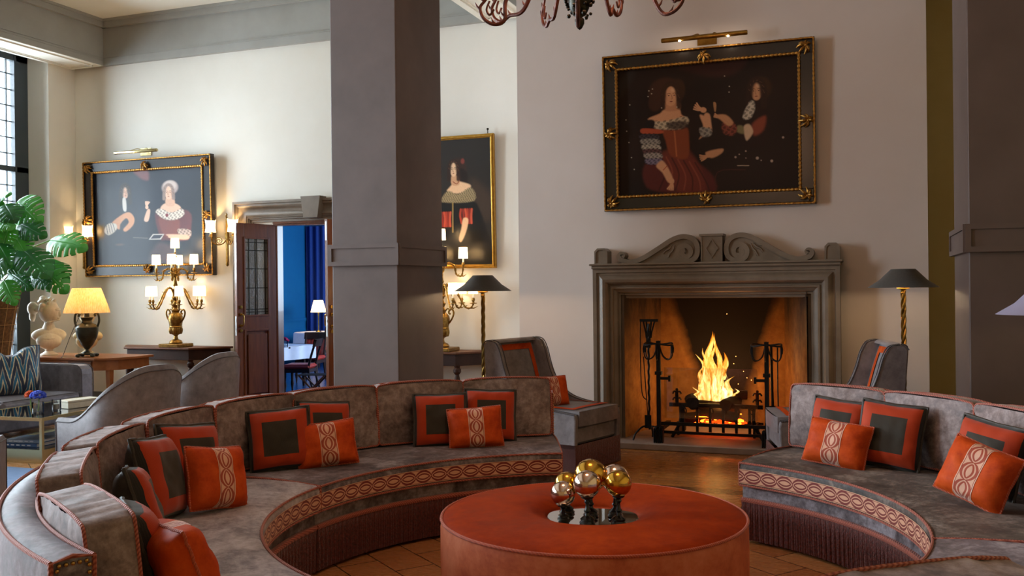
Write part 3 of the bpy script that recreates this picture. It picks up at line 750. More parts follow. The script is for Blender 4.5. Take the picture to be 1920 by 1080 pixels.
# grate
t = thing('fire_grate', 'low black iron grate with rail and fleur finials holding the logs', 'grate', (-1.33, 8.92, .06))
b = MB()
b.box(-.43, .43, -.02, .02, .29, .325)
for x in (-.30, -.17, -.05, .07, .19, .31): b.box(x-.012, x+.012, -.015, .015, .05, .31); b.tube(crom([(x, -.02, .30), (x+.03, -.03, .27), (x+.03, -.03, .24), (x+.01, -.03, .25)], 4), .006, 6)
for x in (-.33, .35): b.tube(crom([(x, 0, .31), (x-.0, .0, .15), (x-.08*(1 if x < 0 else -1), 0, 0)], 5), .016, 8)
for x in (-.36, .38):
    b.box(x-.014, x+.014, -.012, .012, .32, .44)
    for z in (.36, .42): b.tube(crom([(x-.04, 0, z-.01), (x-.025, 0, z+.012), (x, 0, z), (x+.025, 0, z+.012), (x+.04, 0, z-.01)], 3), .008, 6)
    b.ball((x, 0, .45), .014, 6)
for y in (.08, .2, .32): b.box(-.40, .40, y-.01, y+.01, .10, .12)
for x in (-.35, .35): b.box(x-.01, x+.01, -.01, .36, .02, .12)
b.build('rail', 'iron', t)
LG = [((-.24, .12, .36), (-.02, .05), .058, 12), ((.13, .10, .355), (.04, .22), .055, -10), ((-.05, .2, .33), (0, .3), .06, 80), ((.0, .12, .24), (0, .3), .05, 60), ((-.12, .2, .2), (0, .3), .05, -70), ((.05, .25, .42), (0, .3), .045, 100)]
for i, (c, _, r, a) in enumerate(LG):
    L = .34 if i < 2 else .42
    o = thing('log', ('charred round log end in the grate, %s' % ('on the left of the flames', 'on the right of the flames')[i]) if i < 2 else ['dark log lying across the top of the fire behind the round ends', 'glowing split log low in the middle of the grate', 'thin charred log at the bottom left of the grate', 'burning log at the back under the tallest flame'][i-2], 'log', (-1.33+c[0], 8.92+c[1], .06+c[2]-.03), R(a), 'logs in the fireplace')
    n = 14; f = lambda u, v: ((r*(1+.12*math.sin(v*2*PI*3+u*5)+.06*noise.noise((u*4, v*9, i)))*math.cos(2*PI*v)), (u-.5)*L, .0+r*(1+.12*math.sin(v*2*PI*3+u*5))*math.sin(2*PI*v))
    bb = MB().grid(f, 10, n, cv=True); bb.add([f(0, k/n) for k in range(n)], [tuple(range(n))], smooth=False); bb.add([f(1, k/n) for k in range(n)], [tuple(range(n))], smooth=False)
    bb.build('bark', 'log', o)
random.seed(3)
em = MB(); em2 = MB()
for k in range(70):
    x, y = random.uniform(-.22, .25), random.uniform(.0, .30); z = .12+random.random()*.05*(1-abs(x)*2)
    q = random.uniform(.008, .026)
    (em if k % 3 == 0 else em2).ball((-1.33+x, 8.92+y, .06+z), q, 3, sc=(1.3, 1, .7))
for k in range(7):
    x, y = random.uniform(-.2, .2), random.uniform(.05, .2); em.box(-1.33+x-.05, -1.33+x+.05, 8.92+y, 8.93+y, .22+.02*(k % 4), .228+.02*(k % 4), M=None)
t = thing('ember_bed', 'glowing orange embers and charcoal heaped in the bottom of the grate', 'embers', (-1.33, 9.05, .16)); t['kind'] = 'stuff'
em.build('hot_coals', 'ember', t, world=True); em2.build('dull_coals', 'ember_deep', t, world=True)
FL = thing('fire_flames', 'bright yellow and orange flames rising from the logs', 'flames', (-1.36, 9.08, .40))
def tongue(x, y, h, r, bend, seed, z0=0):
    b = MB(); n = 16
    def f(u, v):
        a = 2*PI*v; rr = r*(math.sin(PI*min(1, .18+u*.82))**.8)*(1-.6*u)*(1+.5*noise.noise((2*math.cos(a), 2*math.sin(a)+seed, u*5))+.25*noise.noise((5*math.cos(a), 5*math.sin(a)+seed, u*9)))
        if u > .93: rr *= (1-u)/.07
        cx = x+bend*u*u+.045*math.sin(u*7+seed)*u; cy = y+.02*math.sin(u*5+seed*2)
        return (cx+rr*math.cos(a), cy+.7*rr*math.sin(a), z0+u*h)
    b.grid(f, 26, n, cv=True); return b
for i, a in enumerate(((-.01, 0, .66, .075, -.05, 1), (.05, .02, .46, .075, .03, 2.3), (-.09, .0, .44, .055, -.06, 3.1), (.04, -.02, .62, .045, .0, 4.7, .02), (-.13, .02, .33, .045, .03, 5.9), (.12, .0, .24, .045, .05, 6.2), (-.05, -.03, .56, .05, .02, 7.7), (.02, -.04, .36, .065, .03, 8.8), (.16, .02, .12, .03, .05, 9.4), (-.19, .02, .12, .03, .02, 10.1), (.0, -.05, .5, .04, -.08, 11.3))):
    tongue(*a).build('flame_tongue', 'flame', FL)
sb = MB()
for x, z in ((.18, .35), (.27, .28), (.30, .22), (.22, .16), (.12, .82), (.34, .2), (.2, .42)): sb.ball((x, 0, z), .003, 3)
sb.build('sparks', 'spark', FL)

# ------------------------------------------------------------------ round sofas
OC = Vector((-1.22, 4.22, 0))
def P(r, a, z): return (OC.x+r*math.cos(a), OC.y+r*math.sin(a), z)
def arc_sweep(b, prof, a0, a1, n=40, mi=0):
    return b.sweep(prof, [(lambda r, z, a=a0+(a1-a0)*k/n: P(r, a, z)) for k in range(n+1)], mi)
def arc_line(r, z, a0, a1, n=48): return [P(r, a0+(a1-a0)*k/n, z) for k in range(n+1)]
def sofa_module(d0, d1, label, ends=(0, 0), seat_m='grey_velvet'):
    a0, a1 = R(d0), R(d1); am = (a0+a1)/2; g = .004/1.46
    a0 += g; a1 -= g
    t = thing('curved_sofa', label, 'sofa', P(1.9, am, 0), am-PI/2, 'curved grey velvet sofa sections around the ottoman')
    b = arc_sweep(MB(), [(1.50, .03), (1.50, .34), (2.28, .34), (2.28, .03)], a0, a1); b.build('base', 'grey_velvet', t, world=True)
    pf = [(1.465, .335), (1.458, .36), (1.458, .445), (1.463, .462), (1.48, .472), (1.6, .482), (1.8, .484), (2.0, .475), (2.26, .46), (2.26, .335)]
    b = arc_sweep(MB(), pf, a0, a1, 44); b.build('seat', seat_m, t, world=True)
    L = 1.455*(a1-a0)
    b = MB(); n = 64
    b.grid(lambda u, v: P(1.4535, a0+(a1-a0)*u, .350+.082*v), n, 1, uv=lambda u, v: (u*L, v-.5))
    b.build('ribbon_trim', 'trim_ribbon', t, world=True)
    b = MB(); r = .0065
    for z, rr in ((.466, 1.460), (.338, 1.459)):
        b.tube(arc_line(rr, z, a0, a1), r, 6)
    for a in (a0, a1):
        b.tube([P(1.460, a, .338), P(1.457, a, .40), P(1.460, a, .466)], r*.8, 6)
        b.tube([P(1.462+.8*k/10, a, .468+.018*math.sin(PI*min(1, k/9))) for k in range(11)], r*.8, 6)
    b.build('seat_piping', 'rust_piping', t, world=True)
    n = int(L/.009)
    b = MB()
    b.grid(lambda u, v: P(1.487+(.0045*math.sin(u*L/.011*2*PI)+.003*math.sin(u*L/.05*9))*min(1, v*3)-.006*(1-v), a0+(a1-a0)*u, .245-.225*v), n*3, 5, uv=lambda u, v: (u*L, v))
    o = b.build('bullion_fringe', 'fringe', t, world=True, auto=0)
    b = MB(); b.sweep([(1.478, .238), (1.474, .25), (1.478, .262), (1.50, .262), (1.50, .238)], [(lambda r, z, a=a0+(a1-a0)*k/48: P(r, a, z)) for k in range(49)]).build('fringe_heading', 'rust_piping', t, world=True)
    pb = [(2.275, .02), (2.27, .70), (2.275, .735), (2.29, .748), (2.335, .755), (2.38, .748), (2.395, .735), (2.40, .70), (2.40, .02)]
    b = arc_sweep(MB(), pb, a0, a1, 44); b.build('back_frame', 'grey_velvet', t, world=True)
    b = MB()
    for rr in (2.276, 2.397): b.tube(arc_line(rr, .744, a0, a1), .0075, 6)
    for a, e in ((a0, ends[0]), (a1, ends[1])):
        b.tube([P(2.276, a, .02), P(2.276, a, .744), P(2.337, a, .755), P(2.397, a, .744), P(2.397, a, .02)], .0075, 6)
    b.build('frame_piping', 'rust_piping', t, world=True)
    for a, e, s in ((a0, ends[0], -1), (a1, ends[1], 1)):
        if not e: continue
        b = MB(); da = s*.003
        pts = [(2.292, z) for z in np.arange(.05, .735, .021)]+[(r2, .735) for r2 in np.arange(2.30, 2.385, .019)]+[(2.382, z) for z in np.arange(.05, .735, .021)]
        for r2, z in pts: b.ball(P(r2, a+da, z), .0065, 4)
        b.build('nail_trim', 'nail_brass', t, world=True)
    return t
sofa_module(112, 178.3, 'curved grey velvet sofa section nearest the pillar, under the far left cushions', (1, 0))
sofa_module(178.3, 248, 'curved grey velvet sofa section at the lower left corner, nearest the camera', (0, 1), 'seat_velvet_lit')
sofa_module(-2.7, 69.3, 'curved grey velvet sofa section right of the fireplace hearth', (0, 1), 'seat_velvet_shaded')
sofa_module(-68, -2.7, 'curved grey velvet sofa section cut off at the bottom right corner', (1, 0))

def puff(wd, h, d, puffy=.03, nu=14, nv=12, r=.03, wr=.0, seed=0):
    # upright box cushion, centred on x, y=0 middle, z from 0 to h; returns vertices of a subdivided shell
    b = MB(); N = nu
    def sh(p, face):
        x, y, z = p; fx, fz = abs(2*x/wd), abs(2*(z-h/2)/h)
        k = max(0, (1-fx**2.4))*max(0, (1-fz**2.4))
        q = Vector((x, y, z))
        if face in 'FB':
            e = wr*noise.noise((x*26+seed, z*7, 3.1))*(fz**3)*1.0+wr*noise.noise((x*6, z*26, seed))*(fx**3)
            q.y += (puffy*k+e)*(1 if y > 0 else -1)
        elif face in 'TD':
            q.z += (.012*(1-fx**3)+wr*.7*noise.noise((x*30, y*6, seed)))*(1 if z > h/2 else -.3)
        else:
            q.x += .008*(1-fz**3)*(1 if x > 0 else -1)
        q.z += -.006*(fx**4) if z > h/2 else 0
        return tuple(q)
    hw, hd = wd/2, d/2
    b.grid(lambda u, v: sh((-hw+wd*u, -hd, h*v), 'F'), N, nv); b.grid(lambda u, v: sh((-hw+wd*u, hd, h*v), 'B'), N, nv)
    b.grid(lambda u, v: sh((-hw+wd*u, -hd+d*v, h), 'T'), N, 6); b.grid(lambda u, v: sh((-hw+wd*u, -hd+d*v, 0), 'D'), N, 6)
    b.grid(lambda u, v: sh((-hw, -hd+d*u, h*v), 'L'), 6, nv); b.grid(lambda u, v: sh((hw, -hd+d*u, h*v), 'R'), 6, nv)
    return b
def back_cushion(deg, label, wd=.585, h=.385, group='grey velvet back cushions of the curved sofas', sd=0, dr=0, tilt=5):
    a = R(deg); c = P(2.155+dr, a, .478)
    t = thing('back_cushion', label, 'back cushion', c, a-PI/2, group)      # local -y faces the ottoman centre
    d = .145; M = T(rx=R(-tilt))
    b = puff(wd, h, d, .022, 26, 20, wr=.012, seed=sd)
    b.v = [tuple(M @ Vector(v)) for v in b.v]
    o = b.build('cushion_body', 'cushion_velvet', t, auto=0)
    bm = bmesh.new(); bm.from_mesh(o.data); bmesh.ops.remove_doubles(bm, verts=bm.verts, dist=.004); bmesh.ops.recalc_face_normals(bm, faces=bm.faces); bm.to_mesh(o.data); bm.free()
    m = o.modifiers.new('b', 'BEVEL'); m.width = .012; m.segments = 3; m.limit_method = 'ANGLE'; m.angle_limit = R(50)
    b = MB(); hw = wd/2
    for y in (-d/2, d/2):
        cr = []
        def cor(cx, cz, s0, n=5): return [(cx+.018*math.cos(s0+k*PI/2/n), y, cz+.018*math.sin(s0+k*PI/2/n)) for k in range(n+1)]
        def side(p, q, n=8): return [tuple(Vector(p).lerp(Vector(q), k/n)) for k in range(1, n)]
        cs = [cor(hw-.018, h-.018, 0), cor(-hw+.018, h-.018, PI/2), cor(-hw+.018, .018, PI), cor(hw-.018, .018, 1.5*PI)]
        for k in range(4): cr += cs[k]+side(cs[k][-1], cs[(k+1) % 4][0])
        pts = []
        for x, yy, z in cr:
            fx = abs(x/hw); z2 = z+(.012*(1-fx**3)-.006*fx**4 if z > h*.6 else 0); pts.append(tuple(M @ Vector((x+(.008*(1-abs(2*(z-h/2)/h)**3) if abs(x) > hw*.95 else 0)*(1 if x > 0 else -1), yy, z2))))
        b.tube(pts, .0062, 6, closed=True)
    b.build('cushion_piping', 'rust_piping', t)
    return t
LB = [(121, 'rightmost back cushion of the left sofa, behind two framed pillows'), (137.3, 'second back cushion from the right on the left sofa, a framed pillow at its end'),
      (153.8, 'third back cushion from the right on the left sofa, behind pillows below the doorway'), (170, 'fourth back cushion from the right on the left sofa, bare, below the armchairs'),
      (186.5, 'fifth back cushion from the right on the left sofa, just behind the upper framed pillow'), (203, 'back cushion behind the big tilted framed pillow at the left, wrinkled top'),
      (219.5, 'back cushion at the left bend of the sofa, wrinkled top towards the camera'), (238.5, 'nearest back cushion at the lower left, seen from behind')]
for i, (a, l) in enumerate(LB): back_cushion(a, l, sd=i*3.7, h=(.385, .385, .385, .385, .385, .375, .365, .345)[i], wd=.60 if i < 4 else .585)
RB = [(60.5, 'leftmost back cushion of the right sofa, in front of the fireside chair'), (44, 'second back cushion of the right sofa, right of the two framed pillows'),
      (27, 'third back cushion of the right sofa, behind the pillows at the right edge'), (10, 'fourth back cushion of the right sofa, beyond the right edge of the frame')]
for i, (a, l) in enumerate(RB): back_cushion(a, l, sd=20+i*3.1, wd=.62)

back_cushion(-53, 'back cushion of the right sofa at the bottom right corner, seen from behind', sd=41, wd=.60, h=.325, dr=.07)
def pillow(kind, loc, yaw, tilt, roll, label, wd=.37, h=.37, th=.085, group=None, seed=0, chop=0):
    # stands on its lower edge; local -y is the face
    t = thing('throw_pillow', label, 'pillow', loc, yaw, group)
    M = Matrix.Translation((0, 0, 0)) @ Euler((R(-tilt), R(roll), 0)).to_matrix().to_4x4()
    N = 22
    def pt(u, v, s):
        x, z = 2*u-1, 2*v-1
        e = (1-x**4)*(1-z**4); e = max(0, e)**.55
        px = x*(1-.055*(1-z*z)*0-.05*(1-abs(z))**1*abs(x)**3); pz = z*(1-.05*(1-abs(x))*abs(z)**3)-(chop*math.exp(-(x/.38)**2)*max(0, z)**2)
        wob = .006*noise.noise((x*3+seed, z*3, s))
        crn = .02*noise.noise((x*9, z*9, seed+s))*(1-e)
        return M @ Vector((px*wd/2, s*(th*e*(1+.15*noise.noise((x*1.5+seed, z*1.5, 1)))+crn*.3)+wob, pz*h/2))
    b = MB(); b.grid(lambda u, v: pt(u, v, -1), N, N, uv=lambda u, v: (u, v)); b.grid(lambda u, v: pt(u, v, 1), N, N, mi=1 if kind == 'framed' else 0, uv=lambda u, v: (u, v) if kind != 'framed' else (0, 0))
    zlow = min(v[2] for v in b.v); t.location.z = loc[2]-zlow
    if kind == 'ikat': b.build('pillow_cover', ['ikat'], t, auto=0)
    elif kind == 'framed': b.build('pillow_cover', ['framed_pillow', 'brown_velvet'], t, auto=0)
    else: b.build('pillow_cover', ['rust_velvet', 'rust_velvet'], t, auto=0)
    ed = []
    for k in range(N): ed.append((k/N, 0))
    for k in range(N): ed.append((1, k/N))
    for k in range(N): ed.append((1-k/N, 1))
    for k in range(N): ed.append((0, 1-k/N))
    c = MB(); c.tube([(pt(u, v, -1)+pt(u, v, 1))/2 for u, v in ed], .0055 if kind != 'framed' else .0085, 6, closed=True)
    c.build('pillow_edging', {'framed': 'brown_velvet', 'ikat': 'navy_cover'}.get(kind, 'rust_cord'), t)
    if kind == 'band':
        c = MB()
        def bp(u, v):
            p = pt(.36+.28*u, v, -1); n = (M.to_3x3() @ Vector((0, -1, 0))).normalized(); return p+n*.0018
        c.grid(bp, 6, N, uv=lambda u, v: (v*h, u-.5)).build('ribbon_panel', 'pillow_ribbon', t, auto=0)
    return t
G1 = 'dark pillows with a rust red frame on the curved sofas'; G2 = 'small rust velvet pillows with a patterned central band'
def lean(kind, r, deg, face, tilt, roll, label, z=.47, **k):
    # face: yaw offset from looking at the sofa's centre
    a = R(deg); c = P(r, a, z); return pillow(kind, c, a-PI/2+R(face), tilt, roll, label, group=G1 if kind == 'framed' else G2, **k)
fr = dict(wd=.345, h=.345, th=.075); sm = dict(wd=.345, h=.255, th=.07)
lean('framed', 1.93, 135.5, -16, 14, 0, 'framed dark pillow left of a small rust one at the left sofa far end', seed=1, **fr)
lean('framed', 1.95, 125.2, -5, 14, 3, 'framed dark pillow right of a small rust one at the left sofa far end', seed=2, **fr)
lean('band', 1.75, 130, -10, 14, -3, 'small rust banded pillow between two framed pillows at the centre of the picture', seed=3, **sm)
lean('framed', 1.93, 170, -44, 16, -4, 'framed dark pillow left of a small rust one, below the open doorway', seed=4, **fr)
lean('framed', 1.96, 159.5, -14, 15, 5, 'framed dark pillow behind a small rust one, below the open doorway', seed=5, **fr)
lean('band', 1.76, 164, -30, 14, -4, 'small rust banded pillow in front of the framed pair below the doorway', seed=6, **sm)
lean('framed', 1.93, 206, -8, 16, 6, 'big framed dark pillow tilted steeply left of a small rust one', seed=7, wd=.37, h=.37, th=.08)
lean('framed', 1.95, 193, -22, 14, 6, 'framed dark pillow half hidden behind a small rust one, in front of the wrinkled cushions', seed=8, wd=.37, h=.36, th=.08)
lean('band', 1.72, 200.5, -34, 18, 8, 'small rust banded pillow leaning on the big tilted framed pillow at the left', seed=9, wd=.32, h=.29, th=.075)
lean('framed', 1.93, 221, 0, 18, 8, 'framed dark pillow peeping over the bend of the left sofa', seed=10, wd=.34, h=.33, th=.075)
lean('framed', 2.01, 238.5, -10, 14, 2, 'framed dark pillow at the bottom left, mostly hidden behind the nearest back cushion', seed=11, wd=.33, h=.32, th=.08)
lean('band', 1.94, 243.5, -6, 20, 4, 'rust velvet pillow bulging over the seat at the bottom left corner', seed=12, wd=.36, h=.28, th=.085)
lean('framed', 1.94, 57, 8, 15, 4, 'framed dark pillow on the left end of the right sofa', seed=13, **fr)
lean('framed', 1.92, 46, 26, 15, 5, 'framed dark pillow in the middle of the right sofa, right of a small rust one', seed=14, wd=.345, h=.36, th=.075)
lean('band', 1.72, 52, 14, 22, 5, 'small rust banded pillow in front of two framed pillows on the right sofa', seed=15, wd=.36, h=.255, th=.075)
lean('framed', 1.93, 24.5, 26, 14, 8, 'framed dark pillow cut by the right edge behind a small rust one', seed=16, **fr)
lean('band', 1.76, 17, 34, 22, 14, 'small rust banded pillow at the right edge of the picture', seed=17, wd=.33, h=.27, th=.075)

# ------------------------------------------------------------------ ottoman, mirror tray, balls on stands
OT = Vector((-1.205, 4.25, 0))
t = thing('ottoman', 'large round rust velvet ottoman in the middle of the curved sofas', 'ottoman', OT)
rO, rI = .70, .215
b = MB()
b.lathe([(rI+.004, .30), (rI, .422), (rI+.010, .436), (.30, .461), (.42, .467), (.55, .463), (.64, .455), (.685, .446), (.70, .436)], 72)
b.build('top_panel', 'ottoman_velvet', t, auto=0)
b = MB(); b.lathe([(.70, .436), (.707, .40), (.708, .25), (.705, .05), (.70, .02)], 72); b.build('side_panel', 'ottoman_side_lit', t, auto=0)
MB().tube([(.7025*math.cos(2*PI*k/90), .7025*math.sin(2*PI*k/90), .437) for k in range(90)], .0075, 8, closed=True).build('seam_piping', 'rust_cord', t)
b = MB().lathe([(0, .427), (rI-.006, .427), (rI+.001, .424), (rI-.001, .41), (0, .41)], 64)
mt = b.build('mirror_tray', 'mirror', None, auto=20); mt.location = OT
tag(mt, 'round mirror tray set in the centre of the rust ottoman', 'mirror')
def orb(x, y, rad, hgt, col, label):
    t = thing('ball_on_stand', label, 'ornament', (x, y, .426), random.uniform(0, 6), 'metallic balls on black turned stands')
    MB().ball((0, 0, hgt+rad*.97), rad, 24).build('ball', col, t, auto=0)
    s = hgt
    pr = [(0, 0), (.034, 0), (.037, .008), (.030, .016), (.033, .024), (.024, .032), (.012, .040), (.009, s*.42), (.016, s*.50), (.010, s*.58), (.008, s*.75), (.015, s*.84), (.011, s*.90), (rad*.45, s*.985), (rad*.5, s+rad*.12), (rad*.3, s+rad*.06), (0, s+.002)]
    if hgt < .07: pr = [(r_*(.75 if z_ < s*.5 else 1), z_*(.6 if z_ < .045 else 1)) for r_, z_ in pr]
    MB().lathe(pr, 18).build('stand', 'black_glaze', t)
for a in ((-1.318, 4.157, .058, .062, 'silver_ball', 'small silver ball on a short black stand, front left of the tray'),
          (-1.335, 4.27, .060, .078, 'gold_ball', 'gold ball at the back left of the tray, behind the small silver one'),
          (-1.188, 4.105, .062, .120, 'silver_ball', 'silver ball in the centre, in front of the largest gold ball'),
          (-1.213, 4.25, .077, .115, 'gold_ball', 'largest gold ball on a black stand at the centre of the tray'),
          (-1.055, 4.150, .060, .125, 'gold_ball', 'gold ball on a tall black stand at the front right of the tray'),
          (-1.105, 4.285, .066, .112, 'silver_ball', 'silver ball at the back right, half behind the right gold ball')): orb(*a)

# ------------------------------------------------------------------ fireside slipper chairs
def slipper(loc, rz, label, mirror=1):
    # local +x is forward; width along y
    t = thing('slipper_chair', label, 'chair', loc, rz, 'grey velvet slipper chairs beside the fireplace')
    W2 = .30
    MB().box(-.40, .42, -W2, W2, .22, .37, b=.02).build('seat_base', 'chair_velvet', t, bevel=.004)
    b = puff(2*W2-.01, .70, .12, .015, 14, 14)
    M = T(.08, 0, .372) @ Matrix(((0,0,1,-.33),(1,0,0,0),(0,1,0,.06),(0,0,0,1)))
    b.v = [tuple(M @ Vector(v)) for v in b.v]; b.build('seat_cushion', 'chair_velvet', t, auto=50)
    # side panels sweep from the high back down to the seat front
    sidep = [(-.44, .18), (-.47, .60), (-.50, 1.0), (-.47, 1.035), (-.42, 1.04), (-.36, 1.02), (-.315, .94), (-.28, .82), (-.23, .70), (-.15, .60), (-.04, .535), (.10, .50), (.28, .48), (.43, .465), (.44, .42), (.43, .18)]
    for s in (-1, 1):
        y0, y1 = (s*W2, s*(W2+.045)); Mx = Matrix(((1,0,0,0),(0,0,1,0),(0,1,0,0),(0,0,0,1)))
        MB().prism(sidep[:1]+sidep[1:], min(y0, y1), max(y0, y1), M=Mx).build('side_wing', 'chair_velvet', t, bevel=.012)
        c = MB(); line = crom([(x, s*(W2+.047), z) for x, z in sidep[2:14]], 3); c.tube(line, .005, 6); c.tube([(x, s*(W2-.0), z) for x, _, z in line], .005, 6); c.build('wing_piping', 'grey_piping', t)
    b = MB()
    b.grid(lambda u, v: (-.315-.10*v-.05*v*v-.02*math.sin(PI*u)+.0, -W2+2*W2*u, .47+.55*v), 12, 12); b.grid(lambda u, v: (-.44-.06*v, -W2+2*W2*u, .18+.82*v), 4, 6)
    b.grid(lambda u, v: (-.463-.045*math.cos(PI*v), -W2+2*W2*u, 1.015+.03*math.sin(PI*v)), 8, 6); b.build('backrest', 'chair_velvet', t, auto=50)
    c = MB()     # rust ribbon framing back and seat
    bk = lambda y, v, e=.004: (-.315-.10*v-.05*v*v-.02*math.sin(PI*(y+W2)/(2*W2))+e+.004, y, .47+.55*v)
    def strip(f, n=10): c.grid(f, n, 1)
    yi, yo = W2-.075, W2-.03
    strip(lambda u, v: bk(-yo+2*yo*u, .86+.09*v)); strip(lambda u, v: bk(-yo+(yo-yi)*v, .02+.84*u)); strip(lambda u, v: bk(yi+(yo-yi)*v, .02+.84*u))
    sz = lambda x, y: (x, y, .372+.12+.001+.0165*max(0, 1-abs(y/W2)**2.4)*max(0, 1-abs((x-.10)/.36)**2.4)+.006)
    strip(lambda u, v: sz(.33+.045*v, -yo+2*yo*u)); strip(lambda u, v: sz(-.25+.58*u, -yo+(yo-yi)*v)); strip(lambda u, v: sz(-.25+.58*u, yi+(yo-yi)*v))
    c.build('ribbon_trim', 'rust_velvet', t, auto=0)
    c = MB(); per = 2*(.88+2*W2)
    def rim(q):
        q *= per
        for (x0, y0, x1, y1) in ((.435, -W2-.045, .435, W2+.045), (.435, W2+.045, -.45, W2+.045), (-.45, W2+.045, -.45, -W2-.045), (-.45, -W2-.045, .435, -W2-.045)):
            l = math.hypot(x1-x0, y1-y0)
            if q <= l: return (x0+(x1-x0)*q/l, y0+(y1-y0)*q/l)
            q -= l
        return (.435, -W2-.045)
    c.grid(lambda u, v: (rim(u)[0]*(1+.012*math.sin(u*per/.018*2*PI)*v), rim(u)[1]*(1+.012*math.sin(u*per/.018*2*PI)*v), .225-.215*v), 600, 3, uv=lambda u, v: (u*per, v), cu=True).build('bullion_fringe', 'fringe', t, auto=0)
    return t
slipper((-2.50, 7.68, 0), R(-17), 'grey slipper chair with rust ribbon left of the fireplace')
slipper((-.28, 7.78, 0), R(194), 'grey slipper chair right of the fireplace, half hidden by the right sofa')
pillow('band', (-2.47, 7.52, .50), R(-17)+R(90)-R(22), 14, 0, 'small rust banded pillow on the seat of the slipper chair left of the fire', wd=.30, h=.25, th=.06, group=G2, seed=21)

# ------------------------------------------------------------------ floor lamps
def floor_lamp(loc, label, hgt=1.605, rt=.09, rb=.265, shade_m='coolie_shade', power=14, pole='brass'):
    t = thing('floor_lamp', label, 'floor lamp', loc, 0, 'tall floor lamps with coolie shades')
    b = MB(); b.lathe([(0, 0), (.15, 0), (.15, .012), (.13, .022), (.03, .03), (.025, .06), (.018, .09), (0, .09)], 28); b.build('base', pole, t)
    b = MB(); zt = hgt-.165
    for k in range(3): b.tube([(.0105*math.cos(a*.32+k*2.094), .0105*math.sin(a*.32+k*2.094), .06+(zt-.06)*a/110) for a in range(111)], .0105, 6)
    b.build('twisted_pole', pole, t)
    MB().lathe([(.014, zt-.03), (.02, zt-.02), (.012, zt), (.05, zt+.012), (.045, zt+.02), (.02, zt+.03), (.018, zt+.06), (0, zt+.06)], 18).build('lamp_holder', pole, t)
    z0 = hgt-.145
    b = MB().lathe([(rb, z0), (rt+.085, z0+.06), (rt, hgt)], 48); sh = b.build('lamp_shade', shade_m, t, auto=0)
    MB().lathe([(rb-.004, z0+.001), (rt+.081, z0+.058), (rt-.004, hgt-.001)], 48).build('shade_lining', 'shade_lining', t, auto=0)
    bb = MB().ball((0, 0, z0+.055), .028, 10).build('bulb', 'bulb', t)
    return t, z0
lampR, z0 = floor_lamp((.268, 8.0, 0), 'brass floor lamp with dark conical shade right of the fireplace')
point('lamp_light', (.268, 8.0, z0+.02), 17, (1, .72, .42), .03)
lampL, z0 = floor_lamp((-3.285, 8.0, 0), 'brass floor lamp with dark conical shade beside the pillar')
point('lamp_light', (-3.285, 8.0, z0+.02), 17, (1, .72, .42), .03)
lampN, z0 = floor_lamp((.93, 5.80, 0), 'floor lamp with a lilac conical shade poking in at the right edge', 1.465, .09, .27, 'lilac_shade')

# ------------------------------------------------------------------ chandelier
CX, CY, CZ = -1.24, 4.24, 2.69
t = thing('chandelier', 'rust coloured scrolling chandelier hanging at the top of the picture', 'chandelier', (CX, CY, CZ))
b = MB().lathe([(0, .0), (.012, .01), (.022, .03), (.022, .05), (.012, .06), (.03, .07), (.045, .10), (.055, .15), (.06, .20), (.05, .24), (.03, .27), (.04, .31), (.05, .36), (.035, .42), (.02, .5), (.03, .56), (.015, .62), (.01, .7)], 16)
random.seed(5)
for k in range(90):
    a = random.random()*2*PI; z = random.uniform(.06, .30); rr = .035+.03*math.sin(PI*min(1, z/.35)); b.ball((rr*math.cos(a), rr*math.sin(a), z), random.uniform(.007, .013), 4)
b.build('hub', 'dark_bronze', t, auto=0)
b = MB()
for k in range(int((ZC-CZ-.65)/.05)+1):
    z = .65+k*.05; q = [(.014*math.cos(a), 0, z+.03*math.sin(a)) if k % 2 else (0, .014*math.cos(a), z+.03*math.sin(a)) for a in [2*PI*j/10 for j in range(10)]]; b.tube(q, .004, 5, closed=True)
b.build('chain', 'iron', t)
def chand_arm(ang, Rr, low, z_end):
    b = MB(); c, s = math.cos(ang), math.sin(ang); g = lambda r, z: (r*c, r*s, z)
    pts = crom([g(.03, .30), g(.12, .36), g(.24, .30), g(.34, .16), g(Rr-.05, low+.02), g(Rr, low), g(Rr+.05, low+.03), g(Rr+.065, low+.08), g(Rr+.04, low+.115), g(Rr+.0, z_end)], 6)
    n = len(pts); b.tube(pts, [.012-.006*k/n for k in range(n)], 8)
    for k in range(5, n-6, 6):
        p = pts[k]; d = Vector(g(.02, .03 if k % 2 else -.03))+Vector((0, 0, -.01)); b.tube([p, p+d*.7, p+d*1.2+Vector((0, 0, .01))], [.007, .005, .001], 6)
    b.tube(crom([g(Rr+.02, low+.11), g(Rr+.035, low+.07), g(Rr+.02, low+.045), g(Rr+.0, low+.07)], 5), [.005]*15+[.007], 6) if False else b.tube(crom([g(Rr+.02, low+.11), g(Rr+.035, low+.07), g(Rr+.02, low+.045), g(Rr+.0, low+.07)], 5), .0055, 6)
    ob = b.build('arm', 'rust_metal', t)
    b = MB(); e = Vector(g(Rr, z_end))
    b.lathe([(0, -.02), (.012, -.015), (.014, 0), (.03, .008), (.012, .012), (.012, .02)], 12, M=Matrix.Translation(e))
    for k in range(6):
        a = k*PI/3; b.tube([e+Vector((.01*math.cos(a), .01*math.sin(a), .0)), e+Vector((.035*math.cos(a), .035*math.sin(a), -.006)), e+Vector((.055*math.cos(a), .055*math.sin(a), .004))], [.008, .006, .001], 5)
    b.build('drip_pan', 'dark_bronze', ob)
    MB().lathe([(.0, .01), (.014, .012), (.014, .14), (0, .14)], 12, M=Matrix.Translation(e)).build('candle_sleeve', 'rust_metal', ob)
    MB().lathe([(.055, .13), (.035, .24)], 16, M=Matrix.Translation(e)).build('candle_shade', 'chandelier_shade', ob, auto=0)
